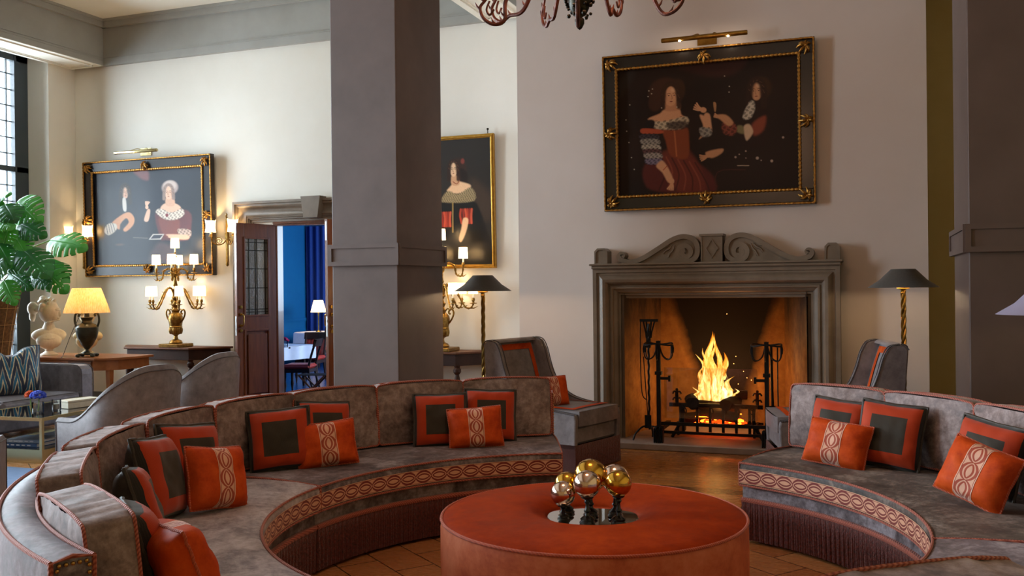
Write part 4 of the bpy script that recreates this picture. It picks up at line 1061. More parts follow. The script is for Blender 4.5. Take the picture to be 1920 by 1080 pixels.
for a, rr, lo in ((-14, .46, .0), (22, .46, .14), (160, .48, .13), (196, .40, .04), (240, .36, .10), (-75, .34, -.06), (-46, .34, .09), (80, .42, .17), (128, .46, .14)): chand_arm(R(a), rr, lo, lo+.17)
point('chandelier_light', (CX, CY, CZ+.45), 32, (1, .60, .38), .35)
#@@
# ------------------------------------------------------------------ paintings
def smooth(x): x = np.clip(x, 0, 1); return x*x*(3-2*x)
class Canvas:
    def __init__(s, nu, nv, bg, asp, seed=0):
        s.u, s.v = np.meshgrid(np.linspace(0, 1, nu), np.linspace(0, 1, nv)); s.asp = asp; s.nu, s.nv = nu, nv
        s.c = np.ones((nv, nu, 3))*np.array(srgb(bg)[:3]); rs = np.random.RandomState(seed)
        n = sum(np.sin(s.u*rs.uniform(2, 14)+s.v*rs.uniform(2, 14)+rs.uniform(0, 6))*.5**(k*.4) for k in range(7)); s.c *= (1+.12*n)[..., None]
        s.grain = rs.rand(nv, nu)
    def put(s, m, col, op=1):
        m = (m*op)[..., None]; s.c = s.c*(1-m)+np.array(srgb(col)[:3])*m*(1+.12*(s.grain[..., None]-.5))
    def ell(s, x, y, rx, ry, col, rot=0, f=.25, op=1):
        dx = (s.u-x)*s.asp; dy = s.v-y; c, n = math.cos(R(rot)), math.sin(R(rot)); rx *= s.asp
        a = (dx*c+dy*n)/rx; b = (-dx*n+dy*c)/ry; d = np.sqrt(a*a+b*b); s.put(smooth((1-d)/f), col, op)
    def poly(s, P, col, f=.01, op=1, rnd=True):
        if rnd: P = [(p.x, p.y) for p in crom([(x, y, 0) for x, y in P], 4, True)]
        x, y = s.u*s.asp, s.v; ins = np.zeros_like(x, bool); d = np.full_like(x, 9.)
        for i in range(len(P)):
            x1, y1 = P[i][0]*s.asp, P[i][1]; x2, y2 = P[(i+1) % len(P)][0]*s.asp, P[(i+1) % len(P)][1]
            k = ((y1 > y) != (y2 > y)) & (x < (x2-x1)*(y-y1)/((y2-y1) if abs(y2-y1) > 1e-9 else 1e-9)+x1); ins ^= k
            L = (x2-x1)**2+(y2-y1)**2+1e-12; t = np.clip(((x-x1)*(x2-x1)+(y-y1)*(y2-y1))/L, 0, 1); d = np.minimum(d, np.hypot(x-x1-t*(x2-x1), y-y1-t*(y2-y1)))
        sd = np.where(ins, d, -d); s.put(smooth(.5+sd/(2*f)), col, op)
    def line(s, P, wd, col, op=1):
        x, y = s.u*s.asp, s.v; d = np.full_like(x, 9.)
        P = [(p.x, p.y) for p in crom([(a, b, 0) for a, b in P], 4)] if len(P) > 2 else P
        for (a, b), (c, e) in zip(P, P[1:]):
            a *= s.asp; c *= s.asp; L = (c-a)**2+(e-b)**2+1e-12; t = np.clip(((x-a)*(c-a)+(y-b)*(e-b))/L, 0, 1); d = np.minimum(d, np.hypot(x-a-t*(c-a), y-b-t*(e-b)))
        s.put(smooth(1.5-d/wd), col, op)
    def lace(s, P, a, b, sc=90):
        c0 = s.c.copy(); s.poly(P, a, .008); k = (np.sin(s.u*sc*2.1+np.sin(s.v*sc))*np.sin(s.v*sc*1.7+s.u*20) > .1)[..., None]; ch = np.abs(s.c-c0).sum(2, keepdims=True) > .004
        s.c = np.where(k & ch, s.c*.45+np.array(srgb(b)[:3])*.1, s.c)
    def build(s, W, H, parent, z0, m='oil_paint'):
        nu, nv = s.nu, s.nv; b = MB(); me = bpy.data.meshes.new('canvas')
        vs = [((i/(nu-1)-.5)*W, 0, z0+H*(1-j/(nv-1))) for j in range(nv) for i in range(nu)]
        fs = [(j*nu+i, (j+1)*nu+i, (j+1)*nu+i+1, j*nu+i+1) for j in range(nv-1) for i in range(nu-1)]
        me.from_pydata(vs, [], fs); a = me.color_attributes.new('paint', 'FLOAT_COLOR', 'POINT')
        a.data.foreach_set('color', np.concatenate([np.clip(s.c, 0, 1), np.ones((nv, nu, 1))], 2).astype(np.float32).ravel())
        me.materials.append(MT[m]); o = bpy.data.objects.new('canvas', me); COL.objects.link(o); o.parent = parent; o.location.y = -.035
        return o
def face(C, x, y, w_, h_, skin, dark, turn=1, lip='#8a3a2c'):
    C.ell(x, y, w_, h_, skin, 0, .18); sh = '#7d4a34'
    C.ell(x-turn*w_*.75, y+h_*.1, w_*.4, h_*.8, sh, 0, .9, .45)
    for e in (-.36, .42):
        C.ell(x+w_*(e+.08*turn), y-h_*.05, w_*.17, h_*.055, '#20120c', 0, .5, .95); C.line([(x+w_*(e-.18+.08*turn), y-h_*.2), (x+w_*(e+.08*turn), y-h_*.27), (x+w_*(e+.24+.08*turn), y-h_*.2)], .0022, '#3a2418', .8)
    C.line([(x+w_*.10*turn, y-h_*.1), (x+w_*.20*turn, y+h_*.22), (x+w_*.06*turn, y+h_*.28)], .0035, sh, .55)
    C.ell(x+w_*.06*turn, y+h_*.50, w_*.26, h_*.065, lip, 0, .5, .95); C.line([(x-w_*.2+w_*.06*turn, y+h_*.5), (x+w_*.26, y+h_*.5)], .0015, '#4a1a12', .7)
    C.ell(x+w_*.3, y-h_*.55, w_*.5, h_*.3, '#f0c8a0', 0, .9, .3)
def hair(C, x, y, w_, h_, col, drop=.9, th=.5):
    pts = [(x+w_*1.02*math.cos(a), y-h_*.12+h_*1.0*math.sin(a)) for a in [PI-.0+k*PI/8 for k in range(9)]]
    L = [(x-w_*1.12, y+h_*drop), (x-w_*1.1, y+h_*.3)]; Rr = [(x+w_*1.1, y+h_*.3), (x+w_*1.12, y+h_*drop)]
    C.line(L+pts+Rr, h_*th*.42, col, .95)
    for k in range(7):
        a = PI+k*PI/6; C.line([(x+w_*1.0*math.cos(a), y-h_*.1+h_*.95*math.sin(a)), (x+w_*1.25*math.cos(a+.2), y+h_*1.12*math.sin(a+.2))], .003, '#6a452c', .5)
def hand(C, x, y, s_, ang, skin, n=4):
    c, q = math.cos(R(ang)), math.sin(R(ang))
    for k in range(n):
        a = R(ang+(k-(n-1)/2)*13); C.line([(x, y), (x+s_*.8*math.cos(a)/C.asp, y+s_*.8*math.sin(a)), (x+s_*1.5*math.cos(a+.15)/C.asp, y+s_*1.5*math.sin(a+.15))], .0055, skin)
    C.ell(x, y, s_*.6/C.asp, s_*.5, skin, ang, .35)
def pic_fire():
    g = lambda x, y: ((x-198)/988, (y-(238-.0914*(x-195)))/((912-.0473*(x-202))-(238-.0914*(x-195))))
    q = lambda L: [g(*p) for p in L]
    C = Canvas(420, 310, '#22120a', 988/700, 1); sk, ad = '#c98f68', '#b8805a'
    C.poly(q([(560, 215), (900, 175), (860, 245), (760, 270), (640, 250)]), '#3a1a14', .03, .7); C.poly(q([(210, 300), (270, 240), (300, 260), (250, 340), (210, 380)]), '#2e2620', .03, .7)
    C.ell(*g(470, 350), .105, .125, '#3d2113', 0, .25); C.ell(*g(420, 400), .05, .09, '#3d2113', 20, .3); C.ell(*g(540, 340), .05, .10, '#38200f', 0, .3)
    C.poly(q([(350, 740), (450, 690), (560, 680), (640, 720), (730, 800), (720, 890), (420, 880), (345, 830)]), '#54201a', .015)
    C.poly(q([(430, 690), (600, 660), (690, 870), (540, 880)]), '#6e2e20', .02, .8)
    for k in range(7): C.line(q([(440+k*32, 690+k*6), (470+k*36, 770+k*8), (430+k*46, 870)]), .006, ('#2e120e', '#8e4630')[k % 2], .6)
    C.poly(q([(455, 530), (580, 530), (600, 600), (590, 700), (500, 690), (470, 610)]), '#7d3a1e', .01); C.line(q([(520, 560), (530, 690)]), .006, '#b8683a', .6)
    C.poly(q([(470, 440), (545, 440), (560, 470), (585, 490), (560, 520), (480, 535), (420, 520), (372, 495), (440, 465)]), sk, .008)
    C.lace(q([(400, 510), (480, 505), (580, 480), (600, 510), (560, 545), (480, 550), (410, 545)]), '#b8a184', '#2e1c14'); C.poly(q([(372, 500), (410, 505), (400, 545), (350, 540)]), '#1d1210', .008); C.poly(q([(480, 515), (580, 505), (590, 540), (500, 548)]), '#2a1a18', .01, .85)
    C.poly(q([(340, 545), (445, 552), (450, 570), (340, 572)]), '#a8482a', .006)
    for k, (y, cc) in enumerate(((590, '#3f3438'), (615, '#8f8478'), (645, '#a89a88'), (668, '#5a3a38'), (690, '#9a8c80'), (720, '#76697a'))): C.lace(q([(328+k*6, y-12), (420+k*4, y-14), (430+k*4, y+12), (335+k*6, y+14)]), cc, '#1a1012', 120)
    C.poly(q([(415, 745), (445, 715), (470, 735), (500, 790), (510, 830), (480, 830), (450, 780)]), sk, .008); hand(C, *g(502, 825), .045, 95, sk); C.line(q([(455, 765), (475, 745)]), .003, '#a03c20')
    C.poly(q([(655, 600), (690, 555), (725, 560), (715, 500), (690, 480), (660, 475), (690, 560)]), sk, .008); C.poly(q([(685, 470), (715, 470), (722, 540), (715, 572), (680, 560)]), sk, .008); hand(C, *g(680, 445), .05, 200, sk); C.lace(q([(660, 540), (720, 545), (718, 580), (670, 585)]), '#8f8274', '#20140f')
    C.poly(q([(475, 400), (545, 400), (548, 445), (470, 450)]), '#b57c58', .01); face(C, *g(502, 372), .040, .085, sk, 0, 1); hair(C, *g(502, 372), .040, .085, '#331c10', 1.0, .55); C.poly(q([(455, 340), (470, 315), (510, 305), (545, 330), (550, 370), (535, 330), (500, 318), (470, 345), (460, 400)]), '#38200f', .006)
    for p in ((380, 345), (395, 360), (375, 375), (400, 335), (450, 435), (535, 430), (270, 420), (247, 500), (250, 560), (262, 620), (275, 700), (290, 763), (797, 265), (822, 320), (820, 350)): C.ell(*g(*p), .005, .006, '#c9b8a0', 0, .6, .8)
    C.ell(*g(985, 330), .07, .10, '#38200f', 0, .3); C.poly(q([(940, 380), (1010, 400), (1030, 480), (1010, 620), (930, 640), (860, 560)]), '#241008', .02); face(C, *g(965, 345), .034, .075, ad, 0, -1); hair(C, *g(965, 345), .034, .075, '#2c170d', 1.5, .8)
    C.lace(q([(925, 405), (950, 400), (955, 440), (930, 490), (890, 485)]), '#b8a48e', '#3a2418'); C.poly(q([(940, 520), (1010, 475), (1000, 550), (950, 580)]), '#8a3f28', .015, .8); C.poly(q([(895, 535), (925, 520), (945, 560), (920, 600), (905, 600)]), '#c09a78', .008)
    C.poly(q([(860, 530), (890, 530), (895, 570), (860, 560)]), '#8a7a50', .01, .7); C.lace(q([(780, 520), (830, 500), (860, 540), (840, 580), (790, 570)]), '#7a3a2a', '#2a120c'); C.poly(q([(740, 475), (800, 470), (840, 510), (815, 530), (770, 495)]), ad, .008); hand(C, *g(775, 482), .035, 190, ad, 3); C.poly(q([(735, 405), (750, 410), (748, 450), (740, 450)]), '#a87850', .004)
    C.poly(q([(690, 670), (780, 650), (775, 675), (720, 700)]), ad, .008); hand(C, *g(705, 685), .045, 155, ad)
    for p, r_ in (((850, 695), .008), (((905, 663)), .006), ((965, 700), .011), ((985, 712), .005), ((1040, 715), .010), ((1100, 590), .008), ((870, 680), .005), ((905, 700), .004)): C.ell(*g(*p), r_, r_*1.4, '#b89a84', 0, .6, .8)
    C.line(q([(860, 740), (920, 740)]), .003, '#a08870'); C.line(q([(745, 900), (752, 775), (900, 762)]), .004, '#4a2218', .7)
    return C
def pic_left():
    def g(x, y):
        t = 235-.0646*(x-188); bt = 905-.0127*(x-190); return ((x-190)/778, (y-t)/(bt-t))
    q = lambda L: [g(*p) for p in L]
    C = Canvas(300, 270, '#141c2a', 778/690, 2); sk = '#e0b49a'
    C.poly(q([(485, 220), (580, 215), (590, 280), (560, 285), (520, 262)]), '#8a4a48', .02, .6)
    C.ell(*g(415, 360), .05, .09, '#342824', 0, .3); C.poly(q([(340, 430), (480, 430), (510, 560), (480, 700), (300, 700), (300, 540)]), '#121826', .03, .8)
    face(C, *g(420, 375), .036, .068, sk, 0, 1); hair(C, *g(420, 375), .036, .068, '#231a16', 1.6, .8); C.poly(q([(400, 420), (422, 418), (425, 505), (402, 500)]), '#d8d0c8', .006)
    C.poly(q([(320, 590), (400, 530), (450, 520), (480, 560), (470, 610), (420, 655), (400, 640), (440, 590), (420, 560), (380, 600), (370, 640), (340, 620)]), '#d89a70', .008)
    C.poly(q([(262, 640), (290, 600), (345, 600), (350, 640), (300, 680), (268, 670)]), '#d8cfc4', .008)
    for k in range(4): C.line(q([(275+k*16, 605-k*3), (285+k*18, 672-k*6)]), .003, '#5a5a60')
    C.ell(*g(737, 340), .085, .085, '#a89690', 0, .3); C.ell(*g(737, 325), .07, .06, '#c4b4ac', 0, .4)
    C.poly(q([(640, 500), (860, 510), (875, 640), (850, 720), (700, 720), (660, 700)]), '#5a2a30', .012); C.poly(q([(655, 545), (790, 560), (780, 690), (690, 690)]), '#7a4038', .012, .8)
    C.poly(q([(700, 455), (770, 455), (810, 490), (760, 520), (700, 515), (668, 490)]), sk, .008); C.poly(q([(710, 410), (760, 410), (765, 470), (708, 470)]), '#d0a48a', .008); face(C, *g(727, 378), .038, .075, sk, 0, -1); hair(C, *g(727, 378), .038, .075, '#8d7870', .8, .5)
    C.lace(q([(635, 520), (665, 492), (740, 522), (815, 495), (830, 535), (780, 570), (700, 570)]), '#d8ccc0', '#6a5a58'); C.ell(*g(712, 540), .018, .025, '#7a2a34', 0, .5)
    C.lace(q([(785, 640), (870, 650), (865, 700), (800, 690)]), '#b8a49a', '#4a2a2a'); C.poly(q([(700, 680), (800, 680), (860, 690), (850, 715), (780, 712)]), sk, .008); C.ell(*g(740, 695), .04, .018, sk, 0, .4)
    C.poly(q([(580, 715), (610, 675), (690, 675), (665, 715)]), '#c4c0bc', .004, 1, False); C.poly(q([(590, 710), (615, 682), (680, 682), (658, 708)]), '#2a3040', .004, 1, False)
    C.poly(q([(550, 575), (575, 500), (595, 505), (580, 580)]), sk, .006); hand(C, *g(572, 482), .04, 270, sk)
    C.poly(q([(590, 820), (650, 740), (730, 760), (780, 860), (760, 895), (600, 890)]), '#5a4a50', .03, .6); C.ell(*g(370, 750), .06, .02, '#5a4038', 0, .8, .5); C.line(q([(470, 700), (570, 705)]), .004, '#8a8078', .6)
    return C
def pic_lady():
    g = lambda x, y: ((x+50)/360, (y-90)/515); q = lambda L: [g(*p) for p in L]
    C = Canvas(200, 290, '#262220', 360/515, 3); sk = '#e2bd98'
    C.poly(q([(230, 250), (310, 330), (310, 420), (240, 420)]), '#4a3628', .04, .5); C.ell(*g(176, 212), .115, .105, '#35211a', 0, .3); C.poly(q([(185, 210), (215, 230), (210, 290), (190, 270)]), '#1c1210', .01)
    C.poly(q([(108, 345), (230, 345), (262, 380), (290, 470), (310, 600), (20, 600), (40, 470), (95, 380)]), '#0e0c0c', .012)
    C.poly(q([(140, 285), (165, 262), (200, 268), (228, 282), (210, 305), (160, 312), (130, 300)]), sk, .008); C.poly(q([(148, 240), (176, 240), (180, 275), (150, 275)]), '#c89c78', .006); face(C, *g(158, 212), .048, .062, sk, 0, -1); hair(C, *g(158, 212), .048, .062, '#2e1b12', 1.3, .6)
    C.lace(q([(112, 320), (135, 300), (175, 315), (230, 290), (240, 345), (110, 345)]), '#9a8a68', '#2a2218', 120); C.line(q([(155, 262), (170, 272), (182, 258)]), .003, '#8a4020'); C.line(q([(152, 350), (150, 470)]), .005, '#a08850', .8)
    for x, y in ((210, 400), (122, 410), (-10, 420)):
        for k in range(6): C.line(q([(x-25+k*9, y-22), (x-28+k*10+5*math.sin(k), y+5), (x-22+k*8, y+35)]), .008, ('#a83c28', '#8a2a20', '#c8553a')[k % 3], .9)
    C.poly(q([(195, 415), (215, 420), (205, 470), (185, 510), (175, 500), (185, 460)]), sk, .006); C.ell(*g(196, 180), .03, .03, '#8a3a30', 0, .6, .8)
    return C
def acanthus(b, x, z, y, s_, ang):
    for k, (a, l) in enumerate(((-64, .8), (-34, 1.0), (0, 1.1), (34, 1.0), (64, .8), (150, .55), (210, .55))):
        aa = R(ang+a); d = Vector((math.cos(aa), 0, math.sin(aa))); nn = Vector((-d.z, 0, d.x))
        pts = [Vector((x, y, z))+d*(s_*l*t)+nn*(s_*.16*math.sin(t*3)*(1 if a > 0 else -1 if a < 0 else 0))+Vector((0, -.022*math.sin(PI*t)-.006, 0)) for t in (0, .25, .5, .75, 1)]
        b.tube(pts, [s_*.10, s_*.15, s_*.16, s_*.12, s_*.05], 6)
    b.ball((x, y-.015, z), s_*.2, 6)
def painting(x0, x1, z0, z1, Y, C, label, style='ornate', fw=.135, lean=1.2):
    W, H = x1-x0, z1-z0; t = thing('painting', label, 'painting', ((x0+x1)/2, Y-.012, z0)); t.rotation_euler = (R(lean), 0, 0)
    def rect(b, d0, d1, ya, yb, mi=0): b.box(-W/2+d0, W/2-d0, ya, yb, d0, d1, mi).box(-W/2+d0, W/2-d0, ya, yb, H-d1, H-d0, mi).box(-W/2+d0, -W/2+d1, ya, yb, d1, H-d1, mi).box(W/2-d1, W/2-d0, ya, yb, d1, H-d1, mi)
    if style == 'ornate':
        b = MB(); rect(b, 0, .02, -.075, 0); rect(b, .02, fw, -.062, 0); b.build('frame_moulding', 'frame_black', t, bevel=.004)
        b = MB()
        def bead(d, y, r, n, m):
            for (a, c) in (((-W/2+d, d), (W/2-d, d)), ((W/2-d, d), (W/2-d, H-d)), ((W/2-d, H-d), (-W/2+d, H-d)), ((-W/2+d, H-d), (-W/2+d, d))):
                L = math.hypot(c[0]-a[0], c[1]-a[1]); k = int(L/n*5); pts = []; rr = []
                for i in range(k+1):
                    pts.append((a[0]+(c[0]-a[0])*i/k, y, a[1]+(c[1]-a[1])*i/k)); rr.append(r*(1 if i % 5 in (1, 2, 3) else .72))
                b.tube(pts, rr, 6)
        bead(.011, -.077, .011, .045, 0); b.build('outer_beading', 'gilt', t); b = MB(); bead(fw, -.066, .016, .036, 0); b.build('inner_beading', 'gilt', t)
        d = fw*.55
        for x, z, a in ((-W/2+d, d, 45), (W/2-d, d, 135), (W/2-d, H-d, 225), (-W/2+d, H-d, -45), (0, d, 90), (0, H-d, -90), (-W/2+d*.8, H/2, 0), (W/2-d*.8, H/2, 180)):
            b = MB(); acanthus(b, x, z, -.07, .08, a); b.build('acanthus_mount', 'gilt', t)
    else:
        b = MB(); rect(b, 0, .016, -.05, 0); rect(b, .016, .034, -.062, 0); rect(b, .034, .045, -.045, 0); b.build('frame_moulding', 'frame_gold', t, bevel=.004)
        b = MB().tube([(W/2-.08, -.02, H), (W/2-.08, -.02, H+.05)], .006, 6).ball((W/2-.08, -.02, H+.055), .014, 6); b.build('hanging_hook', 'dark_bronze', t); fw = .045
    Cc = C(); Cc.build(W-2*fw, H-2*fw, t, fw, 'oil_paint_matt' if C is pic_fire else 'oil_paint')
    MB().box(-W/2+.02, W/2-.02, -.03, -.002, .02, H-.02).build('backing', 'frame_black', t)
    return t
painting(-2.352, -.412, 2.21, 3.69, 8.9, pic_fire, 'large ornate painting of a seated woman and a man above the fireplace')
painting(-10.15, -8.0, 1.69, 3.28, 10.3, pic_left, 'large painting of a man with a lute and a woman, left wall between two sconces', fw=.15)
painting(-5.25, -4.04, 1.72, 3.285, 10.3, pic_lady, 'tall gold framed portrait of a standing lady in black, partly behind the pillar', style='plain')
def picture_light(x, y, z, wd, label, m='brass', pw=0):
    t = thing('picture_light', label, 'picture light', (x, y, z), 0)
    MB().lathe([(0, -wd/2), (.018, -wd/2), (.022, -wd/2+.01), (.022, wd/2-.01), (.018, wd/2), (0, wd/2)], 14, M=T(0, -.20, .0, ry=R(90))).build('lamp_tube', m, t)
    MB().box(-.09, .09, -.012, 0, -.03, .07).build('wall_plate', m, t)
    b = MB(); b.tube([(-.14, -.17, .02), (.14, -.17, .02)], .006, 6)
    for s in (-.12, .12): b.tube(crom([(s*.4, 0, .03), (s*.6, -.08, .06), (s, -.17, .02)], 4), .005, 6)
    b.build('bracket_arm', m, t)
    for s in (-.22, .22) if pw else ():
        MB().ball((s, -.205, -.012), .014, 6).build('bulb', 'bulb', t); l = point('picture_lamp', (x+s, y-.21, z-.035), pw, (1, .8, .6), .012)
picture_light(-1.37, 8.9, 3.76, .78, 'brass picture light over the painting above the fireplace', 'brass', .5)
picture_light(-9.15, 10.3, 3.36, .72, 'thin pale brass picture light over the painting on the left wall', 'table_brass')

# ------------------------------------------------------------------ console tables and candelabra
def console(loc, label, w2=.86):
    t = thing('console_table', label, 'console table', loc, 0, 'half octagonal console tables against the back wall')
    D = .46; top = [(-w2, 0), (-w2+.0, -.06), (-w2+.34, -D), (w2-.34, -D), (w2, -.06), (w2, 0)]
    ins = [(x*.95, min(0, y*.93)) for x, y in top]
    MB().prism(top, .735, .76).build('tabletop', 'walnut', t, bevel=.006); MB().prism(ins, .60, .735).build('apron', 'dark_wood', t, bevel=.004)
    for x, y in ((-w2+.36, -D+.06), (w2-.36, -D+.06), (-w2+.10, -.07), (w2-.10, -.07)):
        MB().lathe([(0, 0), (.03, 0), (.035, .03), (.02, .06), (.022, .1), (.03, .3), (.034, .45), (.022, .5), (.045, .53), (.045, .56), (.028, .58), (.04, .61), (0, .61)], 16, M=T(x, y, 0)).build('leg', 'dark_wood', t)
    MB().prism([(x*.86, y*.82) for x, y in top], .12, .145).build('stretcher_shelf', 'dark_wood', t)
    return t
c1 = console((-8.60, 10.27, 0), 'dark half-octagonal console table under the painting with the lute player')
c2 = dup(c1, (-4.88, 10.27, 0), 0, 'dark half-octagonal console table below the gold framed portrait, beside the pillar')
def candelabrum(loc, label, s=1.0):
    t = thing('candelabrum', label, 'candelabrum', loc, 0, 'tall gilt urn candelabra with shaded candles')
    g = 'bronze_gold'
    MB().box(-.155, .155, -.155, .155, 0, .045, b=.008).build('plinth', 'bronze_gold', t)
    b = MB(); b.lathe([(0, .045), (.08, .045), (.085, .06), (.07, .085), (.03, .105), (.022, .14), (.03, .155), (.06, .17)], 28)
    f = lambda u, v: ((.062+.022*math.sin(PI*(.15+.6*u)))*(1+.045*math.cos(2*PI*v*20))*math.cos(2*PI*v), (.062+.022*math.sin(PI*(.15+.6*u)))*(1+.045*math.cos(2*PI*v*20))*math.sin(2*PI*v), .17+.085*u)
    b.grid(f, 8, 80, cv=True)
    b.lathe([(.08, .255), (.084, .265), (.078, .275), (.088, .33), (.094, .37), (.085, .41), (.06, .435), (.045, .45), (.05, .46), (.056, .475), (.04, .49), (.03, .51), (.042, .535), (.05, .55), (.03, .57), (.022, .60), (.035, .625), (.05, .635), (.045, .65), (.018, .67), (.016, .78), (.03, .80), (.022, .83), (.016, .9), (.034, .92), (.036, .95), (.02, .975), (.016, 1.02), (.014, 1.16), (.028, 1.175), (.014, 1.19), (.013, 1.23), (0, 1.23)], 28)
    b.build('urn_stem', g, t)
    for sx in (-1, 1):
        M = None; b = MB(); b.tube(crom([(sx*.075, 0, .31), (sx*.125, 0, .37), (sx*.15, 0, .44), (sx*.13, 0, .485), (sx*.095, 0, .47), (sx*.09, 0, .44), (sx*.11, 0, .43)], 5), .011, 8, M=M); b.tube(crom([(sx*.04, 0, .455), (sx*.07, 0, .49), (sx*.10, 0, .48)], 4), .008, 6, M=M); b.build('urn_handle', g, t)
    def arm(ang, r, z_hub, rise, dip, zc):
        c, s_ = math.cos(ang), math.sin(ang); q = lambda rr, z: (rr*c, .70*rr*s_, z)
        b = MB(); pts = crom([q(.02, z_hub), q(.05, z_hub+rise*.8), q(.10, z_hub+rise), q(.16, z_hub+rise*.6), q(.55*r+.03, (z_hub+dip)/2), q(.78*r, dip), q(r*.93, dip+.005), q(r, zc)], 5); n = len(pts)
        b.tube(pts, [.014-.005*k/n+.003*math.sin(k*1.9) for k in range(n)], 8); b.tube([q(.78*r, dip), q(r*1.02, dip-.004), q(r*1.15, dip+.02)], [.009, .007, .001], 6)
        for k in (8, 16, 24): p = pts[min(k, n-1)]; b.tube([p, p+Vector(q(.012, .018)), p+Vector(q(.03, .02))], [.006, .005, .001], 5)
        ob = b.build('arm', g, t); e = Vector(q(r, zc)); M = Matrix.Translation(e)
        MB().lathe([(0, -.01), (.012, 0), (.042, .006), (.04, .012), (.014, .014), (.012, .03), (.02, .045), (.016, .07), (0, .07)], 14, M=M).build('candle_cup', g, ob)
        MB().lathe([(0, .068), (.0105, .07), (.0105, .13), (0, .13)], 10, M=M).build('candle', 'wax', ob)
        MB().lathe([(.056, .115), (.050, .245)], 20, M=M).build('candle_shade', 'candle_shade', ob, auto=0)
        return e+Vector((0, 0, .18))
    E = []
    for k in range(6): E.append(arm(R(8+60*k), .385*s, .655, .11, .50, .545))
    for k in range(4): E.append(arm(R(20+90*k), .265*s, .93, .085, .87, .955))
    M = Matrix.Translation((0, 0, 1.17)); MB().lathe([(0, .05), (.0105, .05), (.0105, .13), (0, .13)], 10, M=M).build('candle', 'wax', t); MB().lathe([(.056, .115), (.05, .245)], 20, M=M).build('candle_shade', 'candle_shade', t, auto=0)
    return t, E+[Vector((0, 0, 1.34))]
c, E = candelabrum((-8.41, 9.97, .76), 'tall gilt candelabrum on the console table in front of the lute painting')
cc = dup(c, (-4.61, 9.97, .76), 0, 'tall gilt candelabrum right of the pillar, in front of the portrait')
for o in (c, cc):
    for e in E:
        p = Matrix.LocRotScale(o.location, o.rotation_euler, None) @ e; point('candle_light', p, 1.5, (1, .68, .34), .02)

def sconce(loc, label):
    t = thing('wall_sconce', label, 'wall light', loc, 0, 'two armed brass wall sconces')
    b = MB().box(-.012, .012, -.03, 0, .05, .62).box(-.02, .02, -.035, 0, .36, .44); b.tube([(0, -.02, .62), (.0, -.03, .66), (.01, -.03, .68), (.0, -.035, .70)], [.012, .014, .01, .004], 8)
    b.lathe([(.0, 0), (.016, .01), (.022, .03), (.012, .06), (.016, .08), (0, .09)], 10, M=T(0, -.018, 0)); b.build('backplate', 'bronze_gold', t)
    for a in (-148, -32):
        c_, s_ = math.cos(R(a)), math.sin(R(a)); q = lambda r, z: (r*c_, -.02+r*s_, z)
        b = MB(); pts = [q(.0, .36), q(.05, .30), q(.12, .285), q(.185, .32), q(.205, .39)]; b.tube(crom(pts, 6), .008, 8)
        sp = []
        for k in range(30): an = k*.42; rr = .055*(1-k/34); sp.append(q(.10+rr*math.cos(an-1.5), .335+rr*math.sin(an-1.5)))
        b.tube(sp, .005, 6); ob = b.build('arm', 'bronze_gold', t); e = Vector(q(.205, .39)); M = Matrix.Translation(e)
        MB().lathe([(0, 0), (.03, .004), (.026, .01), (.012, .014), (.016, .03), (.0, .032)], 12, M=M).build('candle_cup', 'bronze_gold', ob)
        MB().lathe([(0, .03), (.0105, .03), (.0105, .09), (0, .09)], 10, M=M).build('candle', 'wax', ob)
        MB().grid(lambda u, v: (e.x+(.072-.012*math.sin(PI*u))*math.cos(2*PI*v), e.y+(.072-.012*math.sin(PI*u))*math.sin(2*PI*v), e.z+.055+(.15+.02*max(0, math.sin(2*PI*v*2)))*u), 6, 24, cv=True).build('half_shade', 'sconce_shade', ob, auto=0)
        point('sconce_light', (loc[0]+e.x, loc[1]+e.y, loc[2]+e.z+.13), 5.5, (1, .68, .34), .025)
    return t
def sconce_pair():
    t = sconce((-7.815, 10.28, 1.80), 'brass wall sconce with two cream shades right of the lute painting')
    u = dup(t, (-10.22, 10.28, 1.80), 0, 'brass wall sconce in the corner left of the lute painting, behind the plant')
    for l in [o for o in COL.objects if o.type == 'LIGHT' and o.name.startswith('sconce_light')]:
        point('sconce_light', (l.location.x-2.405, l.location.y, l.location.z), 5.5, (1, .68, .34), .025)
sconce_pair()

# ------------------------------------------------------------------ sitting corner on the left
t = thing('side_table', 'inlaid wooden side table with brass knob below the pleated lamp', 'side table', (-9.10, 9.05, 0))
tp = [(-.80, .42), (-.80, -.30), (.52, -.30), (.66, -.24), (.74, -.12), (.77, .05), (.77, .42)]
MB().prism(tp, .672, .70).build('tabletop', 'marquetry', t, bevel=.005); MB().prism([(x*.95, y*.9) for x, y in tp], .55, .672).build('apron', 'marquetry', t, bevel=.003)
for x, y in ((-.70, -.22), (.62, -.16), (.68, .34), (-.70, .34)): MB().add([(x+a*.032, y+c*.032, .56) for a, c in ((-1,-1),(1,-1),(1,1),(-1,1))]+[(x+a*.018, y+c*.018, 0) for a, c in ((-1,-1),(1,-1),(1,1),(-1,1))], [(0,1,2,3), (7,6,5,4), (0,4,5,1), (1,5,6,2), (2,6,7,3), (3,7,4,0)], smooth=False).build('leg', 'marquetry', t)
dr = MB().box(.10, .46, -.285, -.268, .565, .66, b=.004).build('drawer', 'walnut', t); MB().ball((.28, -.295, .612), .012, 8).build('knob', 'brass', dr)
TL = Vector((-8.86, 8.93, .70))
t = thing('table_lamp', 'dark urn table lamp with a glowing pleated shade on the side table', 'table lamp', TL, R(28))
b = MB()
for sx in (-1, 1):
    for sy in (-1, 1): b.ball((sx*.085, sy*.085, .02), .022, 8, sc=(1.3, 1.3, .9))
b.box(-.09, .09, -.09, .09, .025, .045, b=.008); b.build('claw_foot_base', 'urn_metal', t)
